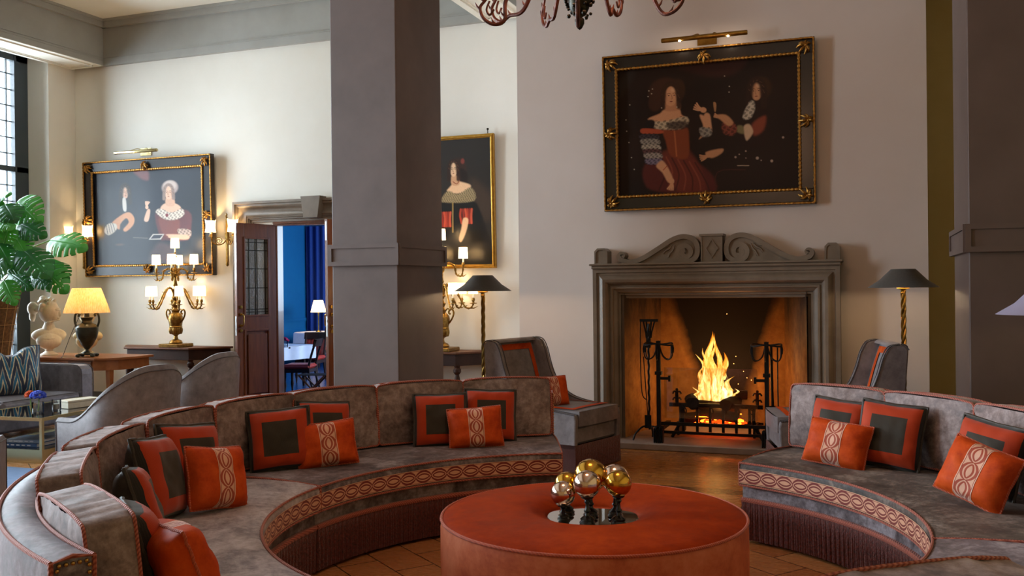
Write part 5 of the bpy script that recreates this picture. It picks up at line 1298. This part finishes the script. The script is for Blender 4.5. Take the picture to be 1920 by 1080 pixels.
MB().lathe([(0, .045), (.06, .045), (.05, .06), (.02, .075), (.018, .09), (.03, .10), (.07, .15), (.115, .24), (.132, .32), (.13, .36), (.10, .395), (.065, .41), (.055, .44), (.07, .47), (.078, .48), (.03, .485), (.028, .54), (.012, .55), (.012, .60), (0, .60)], 30).build('urn_body', 'urn_metal', t)
for s in (-1, 1): MB().tube(crom([(s*.12, 0, .36), (s*.14, 0, .43), (s*.135, 0, .50), (s*.115, 0, .535), (s*.09, 0, .515), (s*.10, 0, .49)], 5), .013, 8).build('urn_handle', 'urn_metal', t)
def pleat(u, v): r = (.26-.10*u**1.1)*(1+.012*math.cos(2*PI*v*70)); return (r*math.cos(2*PI*v), r*math.sin(2*PI*v), .535+.30*u)
MB().grid(pleat, 6, 280, cv=True).build('pleated_shade', 'pleated_shade', t, auto=0)
MB().ball((0, 0, .63), .035, 10).build('bulb', 'bulb', t)
MB().tube(crom([(-.05, -.05, .53), (-.16, -.05, .3), (-.26, -.07, .02), (-.3, .0, .006)], 6), .0035, 6).build('cord', 'cord_black', t)
point('table_lamp_light', (TL.x, TL.y, TL.z+.66), 6, (1, .66, .33), .04)
def bust(loc, rz, label, s, bun=True, turn=0):
    t = thing('marble_bust', label, 'bust', loc, rz, 'antique style busts on the side table')
    b = MB(); Hd = T(rz=R(turn))
    b.ball((0, 0, .50*s), .112*s, 18, sc=(.82, 1.0, 1.15)); b.ball((0, -.062*s, .455*s), .068*s, 12, sc=(.9, .75, 1.15))
    b.ball((0, -.116*s, .470*s), .022*s, 8, sc=(.7, 1, 1.6)); b.ball((0, -.104*s, .425*s), .03*s, 8, sc=(1, .6, .45)); b.ball((0, -.09*s, .395*s), .03*s, 8)
    b.ball((0, -.098*s, .520*s), .055*s, 8, sc=(1.1, .5, .3))
    b.tube([(0, .015*s, .24*s), (0, .012*s, .33*s), (0, .0, .42*s)], [.085*s, .062*s, .06*s], 16)
    b.ball((0, .01*s, .23*s), .145*s, 16, sc=(1.25, .6, .6)); b.ball((0, -.03*s, .17*s), .11*s, 14, sc=(1.2, .75, .9)); b.tube([(0, 0, .2*s), (0, 0, .07*s)], [.12*s, .045*s], 16)
    random.seed(9)
    for k in range(46):
        a = random.uniform(0, 2*PI); e = random.uniform(-.1, 1.2); d = Vector((math.cos(a)*math.cos(e)*.86, math.sin(a)*math.cos(e)*1.02, math.sin(e)*1.18)) 
        if d.y < -.45 and d.z < .8: continue
        b.ball(tuple(Vector((0, .008*s, .515*s))+d*.112*s), random.uniform(.018, .032)*s, 6)
    if bun:
        b.ball((0, .17*s, .535*s), .06*s, 10, sc=(.9, 1, 1.3)); b.ball((0, .175*s, .45*s), .045*s, 10, sc=(.8, .8, 1.5)); b.ball((0, .06*s, .64*s), .04*s, 8)
    b.v = [tuple(Hd @ Vector(v)) if v[2] > .385*s else v for v in b.v]
    o = b.build('head_and_shoulders', 'marble_bust' if bun else 'stone_cream', t, auto=0)
    m = o.modifiers.new('r', 'REMESH'); m.mode = 'VOXEL'; m.voxel_size = .0048*s; m.use_smooth_shade = True; m2 = o.modifiers.new('sm', 'SMOOTH'); m2.iterations = 1; m2.factor = .5
    MB().lathe([(0, 0), (.095*s, 0), (.095*s, .015*s), (.07*s, .03*s), (.04*s, .05*s), (.045*s, .075*s), (.03*s, .09*s), (0, .09*s)], 24).build('socle', 'marble_bust' if bun else 'stone_cream', t)
bust((-9.56, 9.02, .70), R(46), 'white marble bust with a bun hairstyle beside the plant', 1.10, True, 72)
bust((-9.20, 9.28, .70), R(25), 'cream stone bust half hidden behind the pleated table lamp', 1.0, False)

# monstera in a tall basket planter
PX = Vector((-9.90, 8.50, 0))
t = thing('potted_monstera', 'large monstera plant in a tall wire and coir planter at the left window', 'plant', PX)
MB().lathe([(0, 0), (.15, 0), (.17, .5), (.22, 1.0), (.29, 1.42), (.30, 1.50), (.26, 1.50), (.24, 1.44), (0, 1.44)], 28).build('coir_planter', 'coir', t)
b = MB()
for k in range(14): a = 2*PI*k/14; b.tube([((r+.012)*math.cos(a+z*.25), (r+.012)*math.sin(a+z*.25), z) for r, z in ((.15, .02), (.17, .5), (.20, .8), (.22, 1.0), (.255, 1.2), (.29, 1.42))], .003, 5)
for z, r in ((.2, .157), (.45, .168), (.7, .19), (.9, .21), (1.1, .24), (1.3, .27)): b.tube([((r+.013)*math.cos(2*PI*k/28), (r+.013)*math.sin(2*PI*k/28), z) for k in range(28)], .003, 5, closed=True)
b.build('wire_cage', 'wire', t)
MB().lathe([(.23, 1.44), (.31, 1.46), (.33, 1.53), (.30, 1.60), (.10, 1.60), (0, 1.58)], 24).build('root_ball', 'terracotta', t)
def monstera_leaf(base, tip, up, wd, m, seed):
    rnd = random.Random(seed); base, tip = Vector(base), Vector(tip); L = (tip-base).length; d = (tip-base)/L
    n = Vector(up); n = (n-d*n.dot(d)).normalized(); sd = d.cross(n); b = MB(); NU, NV = 44, 10; slits = [.27, .42, .57, .72, .86]; sw = [.018, .022, .022, .02, .016]
    for s_ in (-1, 1):
        idx = {}; vs = []
        for i in range(NU+1):
            u = i/NU
            wdt = wd*(math.sin(PI*min(1, (u*.86+.14)))**.65)*(1-.25*u)*(1 if u > 0.02 else .85)
            for j in range(NV+1):
                v = j/NV; fwd = .20*v*v*L*(1-u*.5) - (.16*L*(1-u*3.2)*v if u < .31 else 0)
                p = base+d*(u*L*.92+fwd*.55)+sd*(s_*v*wdt)
                p += n*(-.22*wd*v*v-.30*L*u*u*.55+.02*wd*math.sin(u*30)*v)
                idx[i, j] = len(vs); vs.append(p)
        fs = []
        for i in range(NU):
            for j in range(NV):
                u, v = (i+.5)/NU, (j+.5)/NV; cut = False
                for q, w_ in zip(slits, sw):
                    st = .42
                    if v > st and abs(u-q) < w_*(.45+1.1*(v-st)): cut = True
                    if .16 < v < .30 and abs(u-q-.03) < .013 and seed % 2: cut = True
                if not cut: fs.append((idx[i, j], idx[i+1, j], idx[i+1, j+1], idx[i, j+1]))
        b.add(vs, fs)
    o = b.build('leaf', m, t, world=True, auto=0); md = o.modifiers.new('so', 'SOLIDIFY'); md.thickness = .0015
    return o
def wpx(px, py, y): # plant-plane helper: metres from the planter's rim, chosen per leaf
    return Vector((-9.70+(px-15)*.00675+(y-8.5)*-.9, y, 1.5+(558-py)*.0064))
LV = [((-8, 395), (28, 372), 8.3, .16, 1), ((20, 412), (-25, 400), 8.2, .20, 0), ((48, 392), (90, 428), 8.45, .26, 1), ((118, 462), (188, 468), 8.7, .24, 1), ((62, 480), (122, 520), 8.3, .25, 0), ((52, 432), (104, 452), 8.4, .18, 0),
      ((98, 505), (150, 552), 8.5, .22, 1), ((122, 505), (156, 530), 8.6, .17, 0), ((28, 500), (-12, 522), 8.1, .24, 0), ((46, 430), (8, 418), 8.35, .22, 1), ((34, 440), (20, 480), 8.3, .20, 1), ((45, 455), (68, 485), 8.35, .20, 1),
      ((35, 525), (78, 545), 8.35, .17, 0), ((25, 538), (48, 575), 8.2, .15, 1), ((85, 525), (118, 545), 8.4, .14, 0), ((28, 400), (50, 425), 8.2, .20, 0), ((6, 440), (-20, 470), 8.2, .22, 1), ((60, 500), (30, 520), 8.25, .16, 0), ((10, 425), (44, 436), 8.15, .18, 1), ((12, 470), (40, 505), 8.2, .20, 0)]
rim = Vector((PX.x, PX.y, 1.58)); st = MB()
for i, (a, c_, y, wd, lt) in enumerate(LV):
    A, Cc = wpx(*a, y), wpx(*c_, y-.12); monstera_leaf(A, Cc, (.35+.3*math.sin(i*2.1), -.85, .55+.3*math.cos(i*1.7)), wd*.95, 'leaf_light' if lt else 'leaf_dark', i+1)
    mid = (rim+A)/2+Vector((0, 0, .10)); s_ = MB().tube(crom([rim+Vector((.08*math.sin(i*2), .06*math.cos(i*2), -.02)), mid, A], 6), .008, 6); s_.build('stem', 'leaf_stem', t, world=True)

# grey sofa with end arm
t = thing('straight_sofa', 'grey sofa with rounded arm in front of the left window', 'sofa', (-8.45, 6.9, 0), R(-90))
# local: x along the sofa (towards the camera is +x), y: -y... front faces world +X
MB().box(-1.15, 1.15, -.42, .50, .10, .30, b=.02).build('sofa_base', 'far_velvet', t, bevel=.01)
for k, x in enumerate((-.50, .50)): MB().box(x-.495, x+.495, -.15, .53, .30, .42, b=.03).build('seat_cushion', 'far_velvet', t, bevel=.015)
c = MB()
for x in (-.50, .50): c.tube([(x-.49, .525, .415), (x+.49, .525, .415)], .005, 6).tube([(x-.49, .525, .305), (x+.49, .525, .305)], .005, 6)
c.build('seat_piping', 'grey_piping', t)
MB().box(-1.15, 1.15, -.46, -.26, .12, .80, b=.04).build('backrest', 'far_velvet', t, bevel=.02)
for x0, x1 in ((-1.17, -1.01), (1.01, 1.17)):
    MB().prism([(-.46, .10), (.52, .10), (.52, .60), (.51, .655), (.47, .69), (.40, .70), (-.46, .70)], x0, x1, M=Matrix(((0,0,1,0),(1,0,0,0),(0,1,0,0),(0,0,0,1)))).build('arm', 'far_velvet', t, bevel=.012)
    cb_ = MB()
    for xx in (x0, x1): cb_.tube([(xx, .522, .10), (xx, .522, .60), (xx, .512, .657), (xx, .47, .694), (xx, .40, .703), (xx, -.4, .703)], .005, 6)
    cb_.build('arm_piping', 'grey_piping', t)
for x in (-1.05, 1.05):
    for y in (-.38, .42): MB().lathe([(0, 0), (.02, 0), (.03, .1), (0, .1)], 10, M=T(x, y, 0)).build('foot', 'dark_wood', t)
pillow('ikat', (-8.40, 7.42, .42), R(62), 14, 0, 'blue and cream ikat zigzag pillow on the straight grey sofa', wd=.60, h=.52, th=.11, seed=31, chop=.42)

# brass and glass coffee table
t = thing('coffee_table', 'square brass coffee table with dark glass top and low shelf', 'coffee table', (-7.2, 6.95, 0), R(4))
W2, L2, Ht = .42, .72, .40; b = MB()
for x in (-W2, W2):
    for y in (-L2, L2): b.box(x-.014, x+.014, y-.014, y+.014, 0, Ht)
for z0, z1 in ((Ht-.03, Ht), (.095, .12), (0, .012)):
    for x in (-W2, W2): b.box(x-.013, x+.013, -L2, L2, z0, z1)
    for y in (-L2, L2): b.box(-W2, W2, y-.013, y+.013, z0, z1)
b.build('brass_frame', 'table_brass', t)
MB().box(-W2+.014, W2-.014, -L2+.014, L2-.014, Ht-.012, Ht-.002).build('glass_top', 'smoked_glass', t); MB().box(-W2+.014, W2-.014, -L2+.014, L2-.014, .10, .11).build('glass_shelf', 'clear_glass', t)
b = MB()
for x in (-W2, W2): b.box(x-.008, x+.008, -L2, L2, .012, .095)
for y in (-L2, L2): b.box(-W2, W2, y-.008, y+.008, .012, .095)
b.build('plinth_panel', 'table_brass', t)
def book(x, y, z, rz, w_, d_, h_, cov, label):
    t = thing('book', label, 'book', (x, y, z), rz, 'large books on the coffee table shelf')
    MB().box(-w_/2, w_/2, -d_/2, d_/2, 0, .004).box(-w_/2, w_/2, -d_/2, d_/2, h_-.004, h_).box(-w_/2, w_/2, -d_/2, -d_/2+.005, 0, h_).build('cover', cov, t)
    MB().box(-w_/2+.006, w_/2-.008, -d_/2+.005, d_/2-.006, .004, h_-.004).build('pages', 'page', t)
    b = MB()
    for k in range(5): b.box(-w_/2+.03+k*w_*.16, -w_/2+.03+k*w_*.16+w_*.10, -d_/2-.001, -d_/2, h_*.35, h_*.65)
    b.build('spine_lines', 'cover_type', t)
book(-7.12, 6.50, .11, R(6), .36, .27, .035, 'blue_cover', 'blue book at the bottom of the shelf pile near the table leg')
book(-7.11, 6.51, .146, R(9), .34, .26, .028, 'print_cover', 'pale printed book lying on top of the blue one')
book(-6.98, 6.92, .11, R(80), .34, .26, .04, 'navy_cover', 'navy book lying further back on the shelf, lower of two')
book(-6.98, 6.93, .151, R(84), .33, .25, .035, 'navy_cover', 'navy book on top of the other at the back of the shelf')
def tumbler(x, y, z, r, h, label, m='clear_glass', name='glass_vase', cat='vase'):
    t = thing(name, label, cat, (x, y, z)); MB().lathe([(0, 0), (r*.9, 0), (r, .01), (r, h), (r-.004, h), (r-.005, .014), (0, .012)], 20).build('vessel', m, t); return t
v = tumbler(-7.03, 6.50, .40, .052, .10, 'short clear glass vase holding the flowers on the coffee table')
random.seed(4)
t = thing('hydrangea', 'blue hydrangea bloom in the glass vase', 'flower', (-7.015, 6.49, .41)); b = MB()
for k in range(110):
    a, e = random.uniform(0, 2*PI), random.uniform(-.3, 1.5); p = Vector((.06*math.cos(a)*math.cos(e), .06*math.sin(a)*math.cos(e), .145+.045*math.sin(e))); b.ball(p, .012, 4, sc=(1.2, 1, .7))
b.build('bloom', 'blue_flower', t, auto=0); MB().tube([(0, 0, .01), (0, .01, .12)], .005, 6).build('stem', 'leaf_stem', t)
t = thing('protea', 'orange pincushion bloom in the glass vase', 'flower', (-7.08, 6.48, .41)); b = MB()
for k in range(90):
    a, e = random.uniform(0, 2*PI), random.uniform(-.2, 1.5); d = Vector((math.cos(a)*math.cos(e), math.sin(a)*math.cos(e), math.sin(e))); c0 = Vector((-.02, 0, .145)); b.tube([c0+d*.01, c0+d*.05], [.002, .004], 4)
b.build('bloom', 'orange_flower', t, auto=0); MB().tube([(0, 0, .01), (-.02, 0, .13)], .005, 6).build('stem', 'leaf_stem', t)
v2 = tumbler(-7.02, 6.70, .40, .042, .10, 'small glass candle holder beside the flower vase', name='candle_holder', cat='candle holder')
MB().lathe([(0, .014), (.033, .014), (.033, .06), (0, .06)], 16).build('candle', 'wax', v2)
t = thing('keepsake_box', 'long cream box on the coffee table', 'box', (-7.03, 6.98, .40), R(80)); MB().box(-.17, .17, -.08, .08, 0, .055, b=.003).build('box_body', 'box_bone', t); MB().box(-.172, .172, -.082, .082, .057, .075, b=.003).build('lid', 'box_bone', t)
rg = MB().box(-8.6, -6.0, 4.6, 6.05, 0, .006).build('rug', 'blue_rug'); tag(rg, 'pale blue rug by the coffee table at the left edge', 'rug')

# tub armchairs with sweeping backs
def armchair(loc, rz, label):
    # local +x forward
    t = thing('armchair', label, 'armchair', loc, rz, 'grey velvet tub armchairs around the coffee table')
    def top(s_): s_ = abs(s_); k = min(1, max(0, (s_-.06)/.78)); k = k*k*(3-2*k); return .885-.425*k
    def path(q):   # q -1..1 around the back, from front of one arm to the other
        a = abs(q); s_ = 1 if q > 0 else -1
        if a < .55: th = a/.55*PI/2; return (-.02-.30*math.cos(th), s_*.36*math.sin(th))
        k = (a-.55)/.45; return (-.02+.42*k, s_*(.36-.0*k))
    def nrm(q):
        a = abs(q); s_ = 1 if q > 0 else -1
        if a < .55: th = a/.55*PI/2; return (-math.cos(th), s_*math.sin(th))
        return (0, s_)
    b = MB(); sec = [(0, 0), (0, .5), (0, .96), (.3, 1), (.7, 1), (1, .96), (1, .5), (1, 0)]
    def f(u, v):
        q = -1+2*u; k = int(round(v*(len(sec)-1))); o, hz = sec[k]; x, y = path(q); n = nrm(q); z = .06+(top(q)-.06)*(hz if hz < 1 else 1)+(.012 if hz == 1 else 0)
        fl = .05*max(0, (z-.4))*(1-o*.0)
        return (x+n[0]*(.075*(o-.5)+fl), y+n[1]*(.075*(o-.5)+fl), z)
    b.grid(f, 60, len(sec)-1, cu=False)
    for u in (0, 1): b.add([f(u, k/(len(sec)-1)) for k in range(len(sec))], [tuple(range(len(sec)))], smooth=False)
    b.build('shell', 'chair_velvet', t, auto=50)
    c = MB()
    for k in (2, 5): c.tube([f(0, k/(len(sec)-1))[:2]+(.07,)]+[f(u/60, k/(len(sec)-1)) for u in range(61)]+[f(1, k/(len(sec)-1))[:2]+(.07,)], .005, 6)
    c.build('piping', 'grey_piping', t)
    MB().box(-.27, .38, -.31, .31, .10, .30, b=.03).build('seat_base', 'chair_velvet', t, bevel=.01)
    MB().box(-.25, .41, -.305, .305, .30, .43, b=.04).build('seat_cushion', 'chair_velvet', t, bevel=.02)
    for x, y in ((.33, -.29), (.33, .29), (-.22, -.22), (-.22, .22)): MB().lathe([(0, 0), (.014, 0), (.022, .09), (0, .09)], 10, M=T(x, y, 0)).build('foot', 'dark_wood', t)
    return t
a = armchair((-5.72, 6.22, 0), R(172), 'nearest grey tub armchair, its sweeping back to the camera')
dup(a, (-6.13, 7.58, 0), R(180), 'second grey tub armchair, further back beside the doorway')
dup(a, (-5.88, 4.53, 0), R(128), 'grey tub armchair just entering at the left edge of the picture')

# ------------------------------------------------------------------ blue dining room beyond the doorway
struct(MB().box(-11.3, -2.5, YB+.12, 18.0, -.01, .002).build('floor_dining', 'blue_floor'))
struct(MB().box(-11.3, -11.2, YB+.12, 18.0, 0, 3.0).box(-11.2, -11.17, YB+.17, 17.5, .82, .88).box(-11.2, -11.185, YB+.17, 17.5, .60, .66).box(-11.2, -11.185, YB+.17, 17.5, .2, .24).build('wall_dining_left', 'blue_paint'))
struct(MB().box(-11.3, -2.5, 17.5, 17.6, 0, 3.0).box(-11.3, -2.5, 17.46, 17.5, .82, .88).build('wall_dining_back', 'blue_paint'))
struct(MB().box(-2.6, -2.5, YB+.17, 17.6, 0, 3.0).build('wall_dining_right', 'blue_paint'))
struct(MB().box(-11.3, -2.5, YB+.17, 17.6, 2.95, 3.05).build('ceiling_dining', 'blue_paint'))
struct(MB().box(-10.9, -2.6, YB+.12, YB+.17, 2.4, 3.0).box(-10.9, DX0, YB+.12, YB+.17, 0, 2.4).box(DX1, -2.6, YB+.12, YB+.17, 0, 2.4).build('wall_dining_front', 'blue_paint'))
t = thing('curtain', 'dark blue curtain in the corner of the dining room', 'curtain', (-10.4, 17.3, 0)); MB().grid(lambda u, v: (-.75+1.5*u, .05*math.sin(u*60), .02+2.8*v), 90, 2).build('fabric', 'blue_curtain', t, auto=0)
t = thing('curtain', 'dark blue curtain behind the second dining table', 'curtain', (-8.4, 17.3, 0)); MB().grid(lambda u, v: (-.9+1.8*u, .05*math.sin(u*66), .02+2.8*v), 100, 2).build('fabric', 'blue_curtain', t, auto=0)
area('dining_area_light', (-4.2, 14.5, 2.0), (0, R(90), 0), 1.8, 3.5, 220, (.62, .80, 1))  # area light inside the closed blue room, facing its left wall
def dtable(loc, w2, l2, label, rz=0):
    t = thing('dining_table', label, 'dining table', loc, rz, 'dining tables in the blue room'); poly = [(w2*math.copysign(abs(math.cos(a))**.5, math.cos(a)), l2*math.copysign(abs(math.sin(a))**.5, math.sin(a))) for a in [2*PI*k/40 for k in range(40)]]
    MB().prism(poly, .72, .75).build('tabletop', 'dark_wood', t); MB().box(-w2*.7, w2*.7, -l2*.7, l2*.7, .64, .72).build('apron', 'dark_wood', t)
    for x in (-w2*.62, w2*.62):
        for y in (-l2*.62, l2*.62): MB().lathe([(0, 0), (.025, 0), (.03, .1), (.04, .3), (.03, .5), (.045, .64), (0, .64)], 12, M=T(x, y, 0)).build('leg', 'dark_wood', t)
    return t
def sized(o): o.scale = (.84, .84, .84); return o
TX, TY, TZ = -8.50, 12.15, .63
sized(dtable((TX, TY, 0), .50, .86, 'dark wood dining table laid for dinner, just inside the doorway', R(-14)))
cl = MB(); Mc = T(TX, TY, TZ+.001, rz=R(-14))
cl.box(-.30, .36, -.50, .55, 0, .006, M=Mc).grid(lambda u, v: (-.30+.66*u, -.505-.01*math.sin(u*20), .004-.2*v), 20, 3, M=Mc); cl.grid(lambda u, v: (.43+.012*math.sin(u*16), -.2+.75*u, .003-.2*v), 20, 3, M=Mc)
o = cl.build('tablecloth', 'white_cloth'); tag(o, 'white cloth draped over the front dining table', 'tablecloth')
sized(dtable((-10.1, 16.25, 0), .55, .55, 'far dining table under a white cloth by the small lamp'))
o = MB().lathe([(0, .638), (.56, .638), (.58, .62), (.60, .25)], 36, M=T(-10.1, 16.25, 0)).build('tablecloth', 'white_cloth'); tag(o, 'long white cloth on the far dining table', 'tablecloth')
def dchair(loc, rz, label, tuft=False):
    t = thing('dining_chair', label, 'chair', loc, rz, 'dark dining chairs with red seats'); b = MB()
    MB().box(-.23, .25, -.235, .235, .42, .50, b=.03).build('seat', 'red_leather', t, bevel=.015); MB().box(-.22, .24, -.22, .22, .36, .42).build('seat_rail', 'dark_wood', t)
    for y in (-.2, .2):
        MB().lathe([(0, 0), (.014, 0), (.018, .08), (.03, .14), (.02, .2), (.028, .36), (0, .36)], 10, M=T(.21, y, 0)).build('leg', 'dark_wood', t)
        MB().tube(crom([(-.30, y, 0), (-.22, y, .25), (-.20, y, .42), (-.25, y, .65), (-.34, y, .92)], 5), .02, 8).build('rear_leg', 'dark_wood', t)
    MB().grid(lambda u, v: (-.33-.03*v-.05*math.cos((u-.5)*PI)+.05, -.23+.46*u, .80+.13*v), 12, 2).grid(lambda u, v: (-.35-.03*v-.05*math.cos((u-.5)*PI)+.05, -.23+.46*u, .80+.13*v), 12, 2).build('back_rail', 'dark_wood', t)
    if tuft: MB().grid(lambda u, v: (-.255-.09*v-.02*math.sin(PI*u)+.012*abs(math.sin(u*5*PI)*math.sin(v*3*PI)), -.20+.40*u, .50+.30*v), 30, 18).build('tufted_back', 'red_leather', t)
    return t
d = sized(dchair((-7.66, 11.70, 0), R(196), 'dining chair with curved rail back and red seat at the right of the front table'))
sized(dchair((-8.42, 13.15, 0), R(-78), 'dining chair with tufted red back behind the front table', True))
dup(d, (-7.95, 11.05, 0), R(100), 'dining chair with red seat at the near table end by the door leaf')
dup(d, (-9.45, 15.45, 0), R(140), 'dining chair with red seat in front of the far dining table')
t = thing('folding_stool', 'small folding luggage stool with crossed legs inside the doorway', 'stool', (-6.90, 10.85, 0), R(20)); sized(t); b = MB()
for y in (-.15, .15): b.tube([(-.2, y, 0), (.2, y, .42)], .014, 6).tube([(.2, y, 0), (-.2, y, .42)], .014, 6)
b.build('crossed_legs', 'walnut', t); b = MB()
for k in range(8): b.box(-.23, .23, -.17+k*.045, -.145+k*.045, .42, .43)
b.build('seat_straps', 'dark_fabric', t)
g_ = tumbler(-8.02, 11.85, .638, .045, .10, 'clear glass with a pink bloom on the front dining table', name='flower_glass', cat='vase'); b = MB()
random.seed(2)
for k in range(40): a, e = random.uniform(0, 2*PI), random.uniform(0, 1.5); b.ball((.05*math.cos(a)*math.cos(e), .05*math.sin(a)*math.cos(e), .10+.04*math.sin(e)), .016, 4)
b.build('bloom', 'pink_flower', g_, auto=0)
for x, y, l in ((-8.25, 11.75, 'white plate on the left of the front dining table'), (-8.35, 12.25, 'white plate at the back of the front dining table')):
    o = MB().lathe([(0, .004), (.07, .004), (.12, .018), (.122, .014), (.075, 0), (0, 0)], 28, M=T(x, y, .638)).build('plate', 'white_ceramic'); tag(o, l, 'plate', 'plates on the dining table')
o = MB().lathe([(0, 0), (.05, 0), (.055, .04), (.03, .09), (.028, .11), (0, .11)], 16, M=T(-8.12, 11.62, .638)).build('jug', 'white_ceramic'); tag(o, 'small white jug at the left end of the front dining table', 'jug')
t = thing('small_table_lamp', 'small lit lamp with cream shade on the far dining table', 'table lamp', (-10.24, 16.30, .638))
MB().lathe([(0, 0), (.06, 0), (.05, .015), (.012, .03), (.012, .30), (.02, .36), (.014, .42), (0, .42)], 14).build('stem', 'brass', t); MB().lathe([(.155, .39), (.09, .63)], 36).build('lamp_shade', 'dining_shade', t, auto=0)
point('dining_lamp_light', (-10.24, 16.30, 1.15), 6, (1, .75, .45), .03)
